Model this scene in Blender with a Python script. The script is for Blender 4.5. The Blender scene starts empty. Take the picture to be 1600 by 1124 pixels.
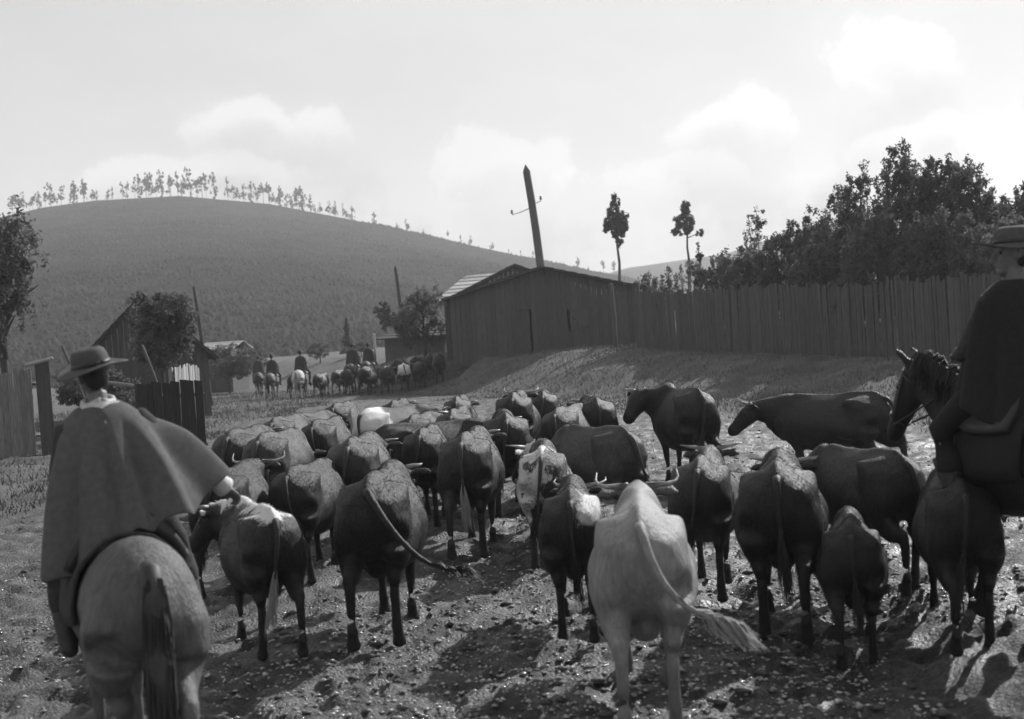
import bpy, math, random
import numpy as np
from mathutils import Vector, Matrix, Euler

random.seed(7)
RS = np.random.RandomState(11)
R = math.radians
scene = bpy.context.scene
C = scene.collection

# ------------------------------------------------------------------ camera
K = 1.4                                # depths below are given for a 1500 px lens and stretched by K
F0 = 1500.0
F_PX, CX, CY = F0 * K, 800.0, 562.0
CAM_H = 2.25
cam_data = bpy.data.cameras.new('camera')
cam_data.sensor_width = 36.0
cam_data.lens = 36.0 * F_PX / 1600.0
cam_data.clip_start = 0.05
cam_data.clip_end = 6000
cam = bpy.data.objects.new('camera', cam_data)
C.objects.link(cam)
CAM_ROT = (Euler((R(90) - math.atan(32 / F_PX), 0, 0)).to_matrix() @ Matrix.Rotation(R(-3.5), 3, 'Z'))
cam.matrix_world = Matrix.Translation((0, 0, CAM_H)) @ CAM_ROT.to_4x4()
cam_data.dof.use_dof = True          # old lens: soft near and far, sharpest on the middle of the herd
cam_data.dof.focus_distance = 18.0
cam_data.dof.aperture_fstop = 2.4
scene.camera = cam

# ------------------------------------------------------------------ light
SUN_AZ, SUN_EL = 39.0, 34.0          # degrees right of the view, degrees up
sun_dir = Vector((math.sin(R(SUN_AZ)) * math.cos(R(SUN_EL)), math.cos(R(SUN_AZ)) * math.cos(R(SUN_EL)), math.sin(R(SUN_EL))))
sun_data = bpy.data.lights.new('sun', 'SUN')
sun_data.energy = 5.0
sun_data.angle = R(0.5)
sun_data.color = (1.0, 1.0, 1.0)      # black-and-white plate
sun = bpy.data.objects.new('sun', sun_data)
C.objects.link(sun)
sun.rotation_euler = (-sun_dir).to_track_quat('-Z', 'Y').to_euler()
SKY_STRENGTH = 0.06

world = bpy.data.worlds.new('World')
scene.world = world
world.use_nodes = True

def build_world():
    nt = world.node_tree
    N, L = nt.nodes, nt.links
    N.clear()
    out = N.new('ShaderNodeOutputWorld')
    bg = N.new('ShaderNodeBackground')
    sky = N.new('ShaderNodeTexSky')
    sky.sky_type = 'NISHITA'
    sky.sun_disc = False
    sky.sun_elevation = R(SUN_EL)
    sky.sun_rotation = R(SUN_AZ)
    sky.dust_density = 0.8
    sky.air_density = 1.0
    bw = N.new('ShaderNodeRGBToBW')
    L.new(sky.outputs[0], bw.inputs[0])
    tc = N.new('ShaderNodeTexCoord')
    def math_(op, a, b=None, c=None, clamp=False):
        m = N.new('ShaderNodeMath'); m.operation = op; m.use_clamp = clamp
        for i, v in enumerate((a, b, c)):
            if v is None: continue
            if isinstance(v, (int, float)): m.inputs[i].default_value = v
            else: L.new(v, m.inputs[i])
        return m.outputs[0]
    def smooth(v, lo, hi):
        m = N.new('ShaderNodeMapRange'); m.interpolation_type = 'SMOOTHSTEP'
        L.new(v, m.inputs[0]); m.inputs[1].default_value = lo; m.inputs[2].default_value = hi
        return m.outputs[0]
    nz = N.new('ShaderNodeTexNoise'); nz.inputs['Scale'].default_value = 15.0
    nz.inputs['Detail'].default_value = 7; nz.inputs['Roughness'].default_value = 0.58
    L.new(tc.outputs['Generated'], nz.inputs['Vector'])
    n1 = math_('SUBTRACT', nz.outputs['Fac'], 0.5)
    # cumulus heads: soft caps round a few directions, broken up by noise
    total = None
    for (d, wide, tall, amt) in CLOUDS:
        # elliptical distance in a local tangent frame of the direction
        up = Vector((0, 0, 1)); right = d.cross(up).normalized(); u2 = right.cross(d).normalized()
        def dot(vec):
            v = N.new('ShaderNodeVectorMath'); v.operation = 'DOT_PRODUCT'
            L.new(tc.outputs['Generated'], v.inputs[0]); v.inputs[1].default_value = vec
            return v.outputs['Value']
        a = math_('DIVIDE', dot(right), wide)
        b = math_('DIVIDE', dot(u2), tall)
        r = math_('SQRT', math_('ADD', math_('MULTIPLY', a, a), math_('MULTIPLY', b, b)))
        front = smooth(dot(d), 0.0, 0.3)
        r = math_('ADD', r, math_('MULTIPLY', n1, 2.8))
        head_ = math_('SUBTRACT', 1.0, smooth(r, 0.72, 1.0))          # crisp sunlit heads
        soft = math_('SUBTRACT', 1.0, smooth(r, 0.3, 1.5))            # misty skirts
        up_ = smooth(math_('ADD', b, math_('MULTIPLY', n1, 1.5)), -0.9, 0.5)
        lit = math_('MULTIPLY', math_('MULTIPLY', head_, up_), amt)
        lit = math_('ADD', lit, math_('MULTIPLY', soft, amt * 0.35))
        belly = math_('MULTIPLY', math_('SUBTRACT', 1.0, smooth(math_('ADD', r, math_('MULTIPLY', b, 0.9)), -0.1, 0.8)), -amt * 0.95)
        m = math_('MULTIPLY', math_('ADD', lit, belly), front)
        total = m if total is None else math_('ADD', total, m)
    # thin streaky veil over the whole sky
    nz2 = N.new('ShaderNodeTexNoise'); nz2.inputs['Scale'].default_value = 2.3
    nz2.inputs['Detail'].default_value = 6; nz2.inputs['Roughness'].default_value = 0.6
    mp = N.new('ShaderNodeMapping'); mp.inputs['Scale'].default_value = (1, 1, 2.6)
    L.new(tc.outputs['Generated'], mp.inputs[0]); L.new(mp.outputs[0], nz2.inputs['Vector'])
    veil = math_('MULTIPLY', smooth(nz2.outputs['Fac'], 0.42, 0.7), 0.10)
    total = math_('ADD', total, veil)
    # an even bright overcast share keeps the plate's white sky
    base = math_('ADD', math_('MULTIPLY', bw.outputs[0], 0.40), SKY_FLOOR)
    val = math_('MULTIPLY', base, math_('ADD', total, 1.0))
    L.new(val, bg.inputs['Color'])
    bg.inputs['Strength'].default_value = SKY_STRENGTH
    L.new(bg.outputs[0], out.inputs[0])

SKY_FLOOR = 6.2
scene.view_settings.view_transform = 'Standard'
scene.view_settings.look = 'None'
scene.view_settings.exposure = 0.4
scene.view_settings.gamma = 1.0
scene.view_settings.use_curve_mapping = False
scene.render.engine = 'CYCLES'
scene.cycles.use_denoising = True
try: scene.cycles.denoiser = 'OPENIMAGEDENOISE'
except Exception: pass
scene.cycles.max_bounces = 4
scene.cycles.diffuse_bounces = 2
scene.cycles.glossy_bounces = 2
scene.cycles.volume_bounces = 0
scene.cycles.sample_clamp_indirect = 4

# ------------------------------------------------------------------ geometry helpers
def ray(px, py):
    v = Vector(((px - CX) / F_PX, (CY - py) / F_PX, -1.0))
    return CAM_ROT @ v
def P(px, py, d):
    v = ray(px, py); k = d * K / v.y
    return Vector((0, 0, CAM_H)) + v * k
def project(p):
    v = CAM_ROT.transposed() @ (Vector(p) - Vector((0, 0, CAM_H)))
    return CX + F_PX * v.x / -v.z, CY - F_PX * v.y / -v.z
def x_at(px, d, z):
    x = (px - CX) * d / F0
    for _ in range(6):
        x += (px - project((x, d * K, z))[0]) * d / F0
    return x

CLOUDS = [(ray(1395, 105).normalized(), 0.060, 0.056, 0.17),
          (ray(1450, 235).normalized(), 0.085, 0.035, 0.12),
          (ray(1155, 205).normalized(), 0.085, 0.036, 0.16),
          (ray(430, 205).normalized(), 0.095, 0.042, 0.18),
          (ray(800, 285).normalized(), 0.070, 0.055, 0.13),
          (ray(300, 285).normalized(), 0.140, 0.030, 0.15),
          (ray(1010, 280).normalized(), 0.090, 0.030, 0.10)]
CLOUDS = [(d_, w_ / K, t_ / K, q_ * 1.25) for d_, w_, t_, q_ in CLOUDS]
build_world()

def sstep(a, b, x):
    t = np.clip((x - a) / (b - a), 0, 1); return t * t * (3 - 2 * t)
_tab = RS.rand(256, 256)
def vnoise(x, y):
    xi = np.floor(x).astype(int); yi = np.floor(y).astype(int)
    fx = x - xi; fy = y - yi
    fx = fx * fx * (3 - 2 * fx); fy = fy * fy * (3 - 2 * fy)
    a = _tab[xi & 255, yi & 255]; b = _tab[(xi + 1) & 255, yi & 255]
    c = _tab[xi & 255, (yi + 1) & 255]; d = _tab[(xi + 1) & 255, (yi + 1) & 255]
    return (a * (1 - fx) + b * fx) * (1 - fy) + (c * (1 - fx) + d * fx) * fy - 0.5
def fbm(x, y, o=4, g=0.5):
    s, a = 0, 1.0
    for i in range(o):
        s = s + a * vnoise(x * 2 ** i + 17.3 * i, y * 2 ** i + 5.1 * i); a *= g
    return s

FA, FB = np.array([5.3, 40.0]), np.array([12.1, 28.0])     # line of the board fence
FD = (FB - FA) / np.linalg.norm(FB - FA)
FN = np.array([-FD[1] * -1, 0]) if False else np.array([FD[1], -FD[0]])   # towards the road
def zfun(x, y, fine=True):
    """height of the ground; x, y arrays or floats"""
    x = np.asarray(x, float); y = np.asarray(y, float) / K
    u = (x - FA[0]) * FN[0] + (y - FA[1]) * FN[1]
    t = ((x - FA[0]) * FD[0] + (y - FA[1]) * FD[1]) / 13.8
    hf = 1.5 - 0.55 * np.clip(t, -0.25, 1.5)
    wob = fbm(x * 0.25, y * 0.25, 3) * 1.6
    z = hf * (1 - sstep(0.3, 7.0, u + wob))
    z = z + np.clip(-u - 2, 0, 60) * 0.03                   # ground climbs gently behind the fence
    cut = sstep(41.6, 43.4, y + wob) * sstep(-3.6, -1.2, x) * (1 - sstep(2.5, 5.5, x))
    z = np.maximum(z, cut * 1.45)                           # the level yard of the house, with a cut edge
    z = z + 0.25 * sstep(2.3, 3.3, x) * (1 - sstep(7.0, 10.0, y))   # hump at the road's right edge
    z = z + fbm(x * 0.33 + 9, y * 0.33, 3) * 0.10
    return z
def gz(x, y): return float(zfun(x, y))

def mesh_np(name, verts, faces, smooth=False):
    """faces: (n,3) or (n,4) int array"""
    verts = np.asarray(verts, np.float32); faces = np.asarray(faces, np.int32)
    m = bpy.data.meshes.new(name)
    m.vertices.add(len(verts)); m.vertices.foreach_set('co', verts.ravel())
    k = faces.shape[1]
    m.loops.add(faces.size); m.loops.foreach_set('vertex_index', faces.ravel())
    m.polygons.add(len(faces))
    m.polygons.foreach_set('loop_start', np.arange(0, faces.size, k, dtype=np.int32))
    m.update(calc_edges=True)
    if smooth: m.polygons.foreach_set('use_smooth', np.ones(len(faces), bool))
    return m
def link(name, mesh, mat=None, parent=None):
    o = bpy.data.objects.new(name, mesh); C.objects.link(o)
    if mat is not None and len(mesh.materials) == 0: mesh.materials.append(mat)
    if parent is not None: o.parent = parent
    return o
def tag(o, label=None, cat=None, group=None, kind=None):
    if label: o['label'] = label
    if cat: o['category'] = cat
    if group: o['group'] = group
    if kind: o['kind'] = kind
    return o
def empty(name, loc=(0, 0, 0), rz=0.0):
    o = bpy.data.objects.new(name, None); C.objects.link(o)
    o.empty_display_size = 0.2
    o.location = loc; o.rotation_euler = (0, 0, rz); return o
def copy_tree(o, parent=None):
    c = o.copy(); C.objects.link(c)
    if parent is not None: c.parent = parent
    for ch in o.children:
        copy_tree(ch, c)
    return c

class MB:
    """collects verts and faces (mixed polygons)"""
    def __init__(s): s.v = []; s.f = []
    def add(s, vs, fs):
        b = len(s.v); s.v += [tuple(p) for p in vs]; s.f += [tuple(i + b for i in f) for f in fs]
    def box(s, x0, x1, y0, y1, z0, z1, M=None):
        vs = [Vector(p) for p in ((x0,y0,z0),(x1,y0,z0),(x1,y1,z0),(x0,y1,z0),(x0,y0,z1),(x1,y0,z1),(x1,y1,z1),(x0,y1,z1))]
        if M is not None: vs = [M @ p for p in vs]
        s.add(vs, ((0,3,2,1),(4,5,6,7),(0,1,5,4),(1,2,6,5),(2,3,7,6),(3,0,4,7)))
    def tube(s, pts, ra, rb=None, n=12, ref=(1, 0, 0), egg=None, caps=True):
        """loft of ellipses; ra along ref, rb across it; egg narrows the upper half"""
        pts = [Vector(p) for p in pts]; m = len(pts)
        if isinstance(ra, (int, float)): ra = [ra] * m
        if rb is None: rb = ra
        if isinstance(rb, (int, float)): rb = [rb] * m
        vs = []
        for i, p in enumerate(pts):
            t = (pts[min(i + 1, m - 1)] - pts[max(i - 1, 0)]).normalized()
            rf = Vector(ref)
            A = (rf - t * rf.dot(t))
            if A.length < 1e-4: A = t.orthogonal()
            A.normalize(); B = A.cross(t).normalized()
            if B.z < -1e-6: B = -B
            e = egg[i] if egg else 0
            for k in range(n):
                a = 2 * math.pi * k / n
                c, q = math.cos(a), math.sin(a)
                w = ra[i] * c * (1 - e * max(0, q) ** 1.2)
                vs.append(p + A * w + B * (rb[i] * q))
        fs = []
        for i in range(m - 1):
            for k in range(n):
                k2 = (k + 1) % n
                fs.append((i * n + k, i * n + k2, (i + 1) * n + k2, (i + 1) * n + k))
        if caps:
            t0 = (pts[0] - pts[1]).normalized() * min(ra[0], rb[0]) * 0.6
            t1 = (pts[-1] - pts[-2]).normalized() * min(ra[-1], rb[-1]) * 0.6
            vs.append(pts[0] + t0); vs.append(pts[-1] + t1)
            a, b = len(vs) - 2, len(vs) - 1
            for k in range(n):
                k2 = (k + 1) % n
                fs.append((a, k2, k)); fs.append((b, (m - 1) * n + k, (m - 1) * n + k2))
        s.add(vs, fs)
    def ball(s, c, r, n=10, M=None):
        rx, ry, rz = (r, r, r) if isinstance(r, (int, float)) else r
        c = Vector(c); vs = []; fs = []; h = n // 2
        for i in range(h + 1):
            th = math.pi * i / h
            for k in range(n):
                ph = 2 * math.pi * k / n
                vs.append(Vector((rx * math.sin(th) * math.cos(ph), ry * math.sin(th) * math.sin(ph), rz * math.cos(th))))
        if M is not None: vs = [M @ v for v in vs]
        vs = [v + c for v in vs]
        for i in range(h):
            for k in range(n):
                k2 = (k + 1) % n
                fs.append((i * n + k, (i + 1) * n + k, (i + 1) * n + k2, i * n + k2))
        s.add(vs, fs)
    def mesh(s, name, smooth=False):
        m = bpy.data.meshes.new(name)
        m.from_pydata(s.v, [], s.f); m.update()
        if smooth: m.polygons.foreach_set('use_smooth', np.ones(len(m.polygons), bool))
        return m
    def obj(s, name, mat=None, parent=None, smooth=False):
        return link(name, s.mesh(name, smooth), mat, parent)
    def remeshed(s, name, voxel, smooth_it=6, fac=0.5):
        """weld all overlapping pieces into one continuous surface"""
        m = s.mesh(name + '_src')
        o = bpy.data.objects.new(name + '_src', m); C.objects.link(o)
        r = o.modifiers.new('r', 'REMESH'); r.mode = 'VOXEL'; r.voxel_size = voxel
        q = o.modifiers.new('s', 'SMOOTH'); q.factor = fac; q.iterations = smooth_it
        dg = bpy.context.evaluated_depsgraph_get()
        res = bpy.data.meshes.new_from_object(o.evaluated_get(dg))
        res.name = name
        bpy.data.objects.remove(o); bpy.data.meshes.remove(m)
        res.polygons.foreach_set('use_smooth', np.ones(len(res.polygons), bool))
        return res

# ------------------------------------------------------------------ materials (all neutral greys: the plate is black and white)
AL = 0.82
def g(v): return (v, v, v, 1)
def nodes_of(name):
    m = bpy.data.materials.new(name); m.use_nodes = True
    nt = m.node_tree
    b = nt.nodes['Principled BSDF']
    return m, nt, b
def mat_noise(name, lo, hi, scale, rough=0.85, detail=6, bump=0.0, bscale=None, bdist=0.02, stretch=None, spec=0.3, coord='Object', rnd=0.0, lo_p=0.3, hi_p=0.7):
    m, nt, b = nodes_of(name)
    N, L = nt.nodes, nt.links
    tc = N.new('ShaderNodeTexCoord'); src = tc.outputs[coord]
    oi = N.new('ShaderNodeObjectInfo')
    ad = N.new('ShaderNodeVectorMath'); ad.operation = 'ADD'
    sc = N.new('ShaderNodeMath'); sc.operation = 'MULTIPLY'; sc.inputs[1].default_value = 37.0
    L.new(oi.outputs['Random'], sc.inputs[0]); L.new(src, ad.inputs[0]); L.new(sc.outputs[0], ad.inputs[1])
    src = ad.outputs[0]
    if stretch:
        mp = N.new('ShaderNodeMapping'); mp.inputs['Scale'].default_value = stretch
        L.new(src, mp.inputs[0]); src = mp.outputs[0]
    nz = N.new('ShaderNodeTexNoise'); nz.inputs['Scale'].default_value = scale; nz.inputs['Detail'].default_value = detail
    nz.inputs['Roughness'].default_value = 0.62
    L.new(src, nz.inputs['Vector'])
    cr = N.new('ShaderNodeValToRGB'); cr.color_ramp.elements[0].position = lo_p; cr.color_ramp.elements[1].position = hi_p
    cr.color_ramp.elements[0].color = g(lo * AL); cr.color_ramp.elements[1].color = g(hi * AL)
    L.new(nz.outputs['Fac'], cr.inputs[0])
    col = cr.outputs[0]
    if rnd:
        mr = N.new('ShaderNodeMapRange'); mr.inputs[3].default_value = 1 - rnd; mr.inputs[4].default_value = 1 + rnd
        L.new(oi.outputs['Random'], mr.inputs[0])
        mx = N.new('ShaderNodeMix'); mx.data_type = 'RGBA'; mx.blend_type = 'MULTIPLY'; mx.inputs[0].default_value = 1
        L.new(col, mx.inputs[6]); L.new(mr.outputs[0], mx.inputs[7]); col = mx.outputs[2]
    L.new(col, b.inputs['Base Color'])
    b.inputs['Roughness'].default_value = rough
    b.inputs['Specular IOR Level'].default_value = spec
    if bump:
        n2 = N.new('ShaderNodeTexNoise'); n2.inputs['Scale'].default_value = bscale or scale * 3; n2.inputs['Detail'].default_value = 5
        L.new(src, n2.inputs['Vector'])
        bp = N.new('ShaderNodeBump'); bp.inputs['Strength'].default_value = bump; bp.inputs['Distance'].default_value = bdist
        L.new(n2.outputs['Fac'], bp.inputs['Height']); L.new(bp.outputs[0], b.inputs['Normal'])
    return m

def mat_coat(name, pattern=None, rough=0.55, spec=0.24, bump=True):
    """animal coat: colour of the object, broken by hair; pattern adds real markings"""
    m, nt, b = nodes_of(name)
    N, L = nt.nodes, nt.links
    oi = N.new('ShaderNodeObjectInfo'); tc = N.new('ShaderNodeTexCoord')
    sc = N.new('ShaderNodeMath'); sc.operation = 'MULTIPLY'; sc.inputs[1].default_value = 23.0
    L.new(oi.outputs['Random'], sc.inputs[0])
    ad = N.new('ShaderNodeVectorMath'); ad.operation = 'ADD'
    L.new(tc.outputs['Object'], ad.inputs[0]); L.new(sc.outputs[0], ad.inputs[1])
    def noise(scale, detail, stretch=None, src=ad.outputs[0]):
        v = src
        if stretch:
            mp = N.new('ShaderNodeMapping'); mp.inputs['Scale'].default_value = stretch; L.new(v, mp.inputs[0]); v = mp.outputs[0]
        n = N.new('ShaderNodeTexNoise'); n.inputs['Scale'].default_value = scale; n.inputs['Detail'].default_value = detail
        n.inputs['Roughness'].default_value = 0.65
        L.new(v, n.inputs['Vector']); return n.outputs['Fac']
    def mr(v, a, bb, c, d, interp='SMOOTHSTEP'):
        n = N.new('ShaderNodeMapRange'); n.interpolation_type = interp
        L.new(v, n.inputs[0])
        for i, q in enumerate((a, bb, c, d)): n.inputs[i + 1].default_value = q
        return n.outputs[0]
    def mul(a, c):
        n = N.new('ShaderNodeMix'); n.data_type = 'RGBA'; n.blend_type = 'MULTIPLY'; n.inputs[0].default_value = 1
        L.new(a, n.inputs[6]); L.new(c, n.inputs[7]); return n.outputs[2]
    def mixv(f, a, val):
        n = N.new('ShaderNodeMix'); n.data_type = 'RGBA'
        L.new(f, n.inputs[0]); L.new(a, n.inputs[6]); n.inputs[7].default_value = g(val); return n.outputs[2]
    def ma(op, a, c):
        n = N.new('ShaderNodeMath'); n.operation = op
        for i, v in enumerate((a, c)):
            if isinstance(v, (int, float)): n.inputs[i].default_value = v
            else: L.new(v, n.inputs[i])
        return n.outputs[0]
    col = oi.outputs['Color']
    col = mul(col, mr(noise(3.0, 4), 0.3, 0.7, 0.84, 1.13))
    hair = noise(34, 6, (1, 1, 0.3))
    col = mul(col, mr(hair, 0.3, 0.7, 0.8, 1.2))
    sep = N.new('ShaderNodeSeparateXYZ'); L.new(tc.outputs['Object'], sep.inputs[0])
    X, Y, Z = sep.outputs
    nb = ma('MULTIPLY', ma('SUBTRACT', noise(5, 4), 0.5), 0.35)
    if pattern == 'lineback':
        f = mr(ma('ADD', Z, nb), 1.20, 1.25, 0, 1)
        col = mixv(f, col, 0.62)
    elif pattern == 'hip_patch':
        f = ma('MULTIPLY', mr(ma('ADD', Z, nb), 1.0, 1.06, 0, 1), mr(ma('ADD', X, nb), 0.06, 0.12, 0, 1))
        f = ma('MULTIPLY', f, mr(ma('ADD', Y, nb), 0.75, 0.85, 1, 0))
        col = mixv(f, col, 0.55)
    elif pattern == 'pied':
        f = mr(noise(2.1, 3), 0.50, 0.54, 0, 1)
        col = mixv(f, col, 0.55)
    elif pattern == 'white_rump':
        f = mr(ma('ADD', Y, nb), 0.45, 0.6, 1, 0)
        f = ma('MULTIPLY', f, mr(ma('ADD', Z, nb), 0.75, 0.85, 0, 1))
        col = mixv(f, col, 0.7)
    elif pattern == 'dark_head':
        f = mr(ma('ADD', Y, nb), 1.62, 1.95, 0, 1)
        col = mixv(f, col, 0.07)
        f = mr(ma('ADD', Z, nb), 0.55, 0.15, 0, 0.75)
        col = mixv(f, col, 0.10)
    L.new(col, b.inputs['Base Color'])
    b.inputs['Roughness'].default_value = rough
    b.inputs['Specular IOR Level'].default_value = spec
    if not bump: return m
    h2 = noise(70, 3, (1, 1, 0.2))
    sm = ma('ADD', ma('MULTIPLY', hair, 1.0), ma('MULTIPLY', h2, 0.5))
    bp = N.new('ShaderNodeBump'); bp.inputs['Strength'].default_value = 0.8; bp.inputs['Distance'].default_value = 0.016
    L.new(sm, bp.inputs['Height']); L.new(bp.outputs[0], b.inputs['Normal'])
    return m

M = {}
M['coat'] = mat_coat('coat')
for p_ in ('lineback', 'hip_patch', 'pied', 'white_rump', 'dark_head'):
    M[p_] = mat_coat('coat_' + p_, p_)
for p_ in (None, 'lineback', 'hip_patch', 'pied', 'white_rump', 'dark_head'):
    M['fur_' + str(p_)] = mat_coat('fur_' + str(p_), p_, rough=0.8, spec=0.12, bump=False)
M['horn'] = mat_noise('horn', 0.2, 0.42, 14, rough=0.4)
M['eye'] = mat_noise('eye', 0.01, 0.02, 5, rough=0.08, spec=0.6)
M['hair_dark'] = mat_noise('hair_dark', 0.012, 0.04, 30, rough=0.55, stretch=(1, 1, 0.1))
M['hair_light'] = mat_noise('hair_light', 0.25, 0.45, 30, rough=0.6, stretch=(1, 1, 0.1))
M['hair_mid'] = mat_noise('hair_mid', 0.03, 0.07, 30, rough=0.6, stretch=(1, 1, 0.1))
M['leather'] = mat_noise('leather', 0.02, 0.05, 12, rough=0.5)
M['poncho_dark'] = mat_noise('poncho_dark', 0.09, 0.13, 25, rough=0.95, bump=0.6, bscale=220, bdist=0.006)
M['poncho_grey'] = mat_noise('poncho_grey', 0.05, 0.11, 30, rough=0.95, bump=0.6, bscale=220, bdist=0.006)
M['cloth_white'] = mat_noise('cloth_white', 0.55, 0.75, 30, rough=0.9, bump=0.3, bscale=90)
M['black_cloth'] = mat_noise('black_cloth', 0.012, 0.022, 30, rough=0.95, bump=0.5, bscale=200, bdist=0.006)
M['trousers'] = mat_noise('trousers', 0.03, 0.06, 30, rough=0.95)
M['felt'] = mat_noise('felt', 0.06, 0.10, 25, rough=0.9, bump=0.25, bscale=150, bdist=0.004)
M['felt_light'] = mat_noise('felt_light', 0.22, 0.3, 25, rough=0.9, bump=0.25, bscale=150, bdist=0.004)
M['skin'] = mat_noise('skin', 0.13, 0.2, 20, rough=0.5, bump=0.1, bscale=120, bdist=0.003)
M['blanket'] = mat_noise('blanket', 0.05, 0.3, 18, rough=0.95, stretch=(1, 1, 5))
M['wood_dark'] = mat_noise('wood_dark', 0.06, 0.12, 6, rough=0.9, stretch=(6, 6, 0.5), bump=0.5, bscale=30, bdist=0.01, rnd=0.18)
M['wood_grey'] = mat_noise('wood_grey', 0.12, 0.28, 6, rough=0.9, stretch=(6, 6, 0.5), bump=0.5, bscale=30, bdist=0.01, rnd=0.3)
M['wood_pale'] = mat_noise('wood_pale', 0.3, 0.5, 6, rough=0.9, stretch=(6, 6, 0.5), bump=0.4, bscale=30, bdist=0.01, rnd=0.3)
M['wood_black'] = mat_noise('wood_black', 0.02, 0.045, 6, rough=0.9, stretch=(6, 6, 0.5), bump=0.4, bscale=30, bdist=0.01, rnd=0.15)
M['shingle'] = mat_noise('shingle', 0.14, 0.3, 9, rough=0.9, bump=0.5, bscale=40, rnd=0.3)
M['shingle_dark'] = mat_noise('shingle_dark', 0.05, 0.1, 9, rough=0.9, bump=0.5, bscale=40, rnd=0.3)
M['leaf'] = mat_noise('leaf', 0.08, 0.17, 0.9, rough=0.7, spec=0.2, rnd=0.15)
M['leaf_far'] = mat_noise('leaf_far', 0.015, 0.035, 0.3, rough=0.8, spec=0.1, rnd=0.2)
def add_translucent(m, fac):
    nt = m.node_tree; N, L = nt.nodes, nt.links
    b = N['Principled BSDF']; out = N['Material Output']
    col = b.inputs['Base Color'].links[0].from_socket
    t = N.new('ShaderNodeBsdfTranslucent'); L.new(col, t.inputs[0])
    mx = N.new('ShaderNodeMixShader'); mx.inputs[0].default_value = fac
    L.new(b.outputs[0], mx.inputs[1]); L.new(t.outputs[0], mx.inputs[2]); L.new(mx.outputs[0], out.inputs[0])
add_translucent(M['leaf'], 0.5)
M['bark'] = mat_noise('bark', 0.04, 0.11, 8, rough=0.95, stretch=(3, 3, 0.5), bump=0.5)
M['iron'] = mat_noise('iron', 0.03, 0.06, 20, rough=0.5)
M['glassware'] = mat_noise('glassware', 0.1, 0.2, 20, rough=0.2)
M['window_dark'] = mat_noise('window_dark', 0.01, 0.02, 3, rough=0.15, spec=0.5)
# ------------------------------------------------------------------ ground, hills
def mat_ground():
    m, nt, b = nodes_of('ground')
    N, L = nt.nodes, nt.links
    geo = N.new('ShaderNodeNewGeometry'); P_ = geo.outputs['Position']
    def noise(scale, detail=6, rough=0.6):
        n = N.new('ShaderNodeTexNoise'); n.inputs['Scale'].default_value = scale; n.inputs['Detail'].default_value = detail
        n.inputs['Roughness'].default_value = rough; L.new(P_, n.inputs['Vector']); return n.outputs['Fac']
    def ramp(v, a, c, lo, hi):
        n = N.new('ShaderNodeMapRange'); n.interpolation_type = 'SMOOTHSTEP'
        L.new(v, n.inputs[0]); n.inputs[1].default_value = a; n.inputs[2].default_value = c
        n.inputs[3].default_value = lo; n.inputs[4].default_value = hi; return n.outputs[0]
    def ma(op, a, c):
        n = N.new('ShaderNodeMath'); n.operation = op
        for i, v in enumerate((a, c)):
            if isinstance(v, (int, float)): n.inputs[i].default_value = v
            else: L.new(v, n.inputs[i])
        return n.outputs[0]
    att = N.new('ShaderNodeAttribute'); att.attribute_name = 'grass'
    mud = ma('MULTIPLY', ramp(noise(1.1, 5), 0.35, 0.65, 0.022, 0.058), ramp(noise(30, 6, 0.7), 0.3, 0.7, 0.6, 1.5))
    vor = N.new('ShaderNodeTexVoronoi'); vor.inputs['Scale'].default_value = 38; L.new(P_, vor.inputs['Vector'])
    vb = N.new('ShaderNodeRGBToBW'); L.new(vor.outputs['Color'], vb.inputs[0])
    mud = ma('MULTIPLY', mud, ramp(vb.outputs[0], 0.2, 0.9, 0.7, 1.5))
    grs = ma('MULTIPLY', ramp(noise(0.8, 5), 0.3, 0.7, 0.055, 0.115), ramp(noise(14, 6, 0.75), 0.3, 0.7, 0.6, 1.35))
    mx = N.new('ShaderNodeMix'); mx.data_type = 'FLOAT'
    L.new(att.outputs['Fac'], mx.inputs[0]); L.new(mud, mx.inputs[2]); L.new(grs, mx.inputs[3])
    L.new(mx.outputs[0], b.inputs['Base Color'])
    wet = ramp(noise(2.2, 4), 0.4, 0.62, 0.75, 0.38)
    mxr = N.new('ShaderNodeMix'); mxr.data_type = 'FLOAT'
    L.new(att.outputs['Fac'], mxr.inputs[0]); L.new(wet, mxr.inputs[2]); mxr.inputs[3].default_value = 0.95
    L.new(mxr.outputs[0], b.inputs['Roughness'])
    b.inputs['Specular IOR Level'].default_value = 0.45
    h = ma('ADD', noise(45, 6, 0.7), ma('MULTIPLY', vor.outputs['Distance'], -0.7))
    bp = N.new('ShaderNodeBump'); bp.inputs['Strength'].default_value = 0.8; bp.inputs['Distance'].default_value = 0.03
    L.new(h, bp.inputs['Height']); L.new(bp.outputs[0], b.inputs['Normal'])
    return m

def hoof(x, y):
    """trampled mud: pits and lumps"""
    n = np.abs(fbm(x * 2.9, y * 2.9, 3)) * 0.085 - 0.025
    n2 = fbm(x * 9, y * 9, 4) * 0.05
    pits = -0.05 * np.clip(fbm(x * 4.3 + 31, y * 4.3 + 7, 2) - 0.16, 0, 0.2) * 6
    w = fbm(x * 0.12 + 3, y * 0.12, 2) * 1.4
    rut = -0.035 * (np.exp(-((x + w + 0.6) / 0.16) ** 2) + np.exp(-((x + w + 1.9) / 0.16) ** 2) + np.exp(-((x + w - 1.6) / 0.16) ** 2))
    return n + n2 + pits + rut

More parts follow.
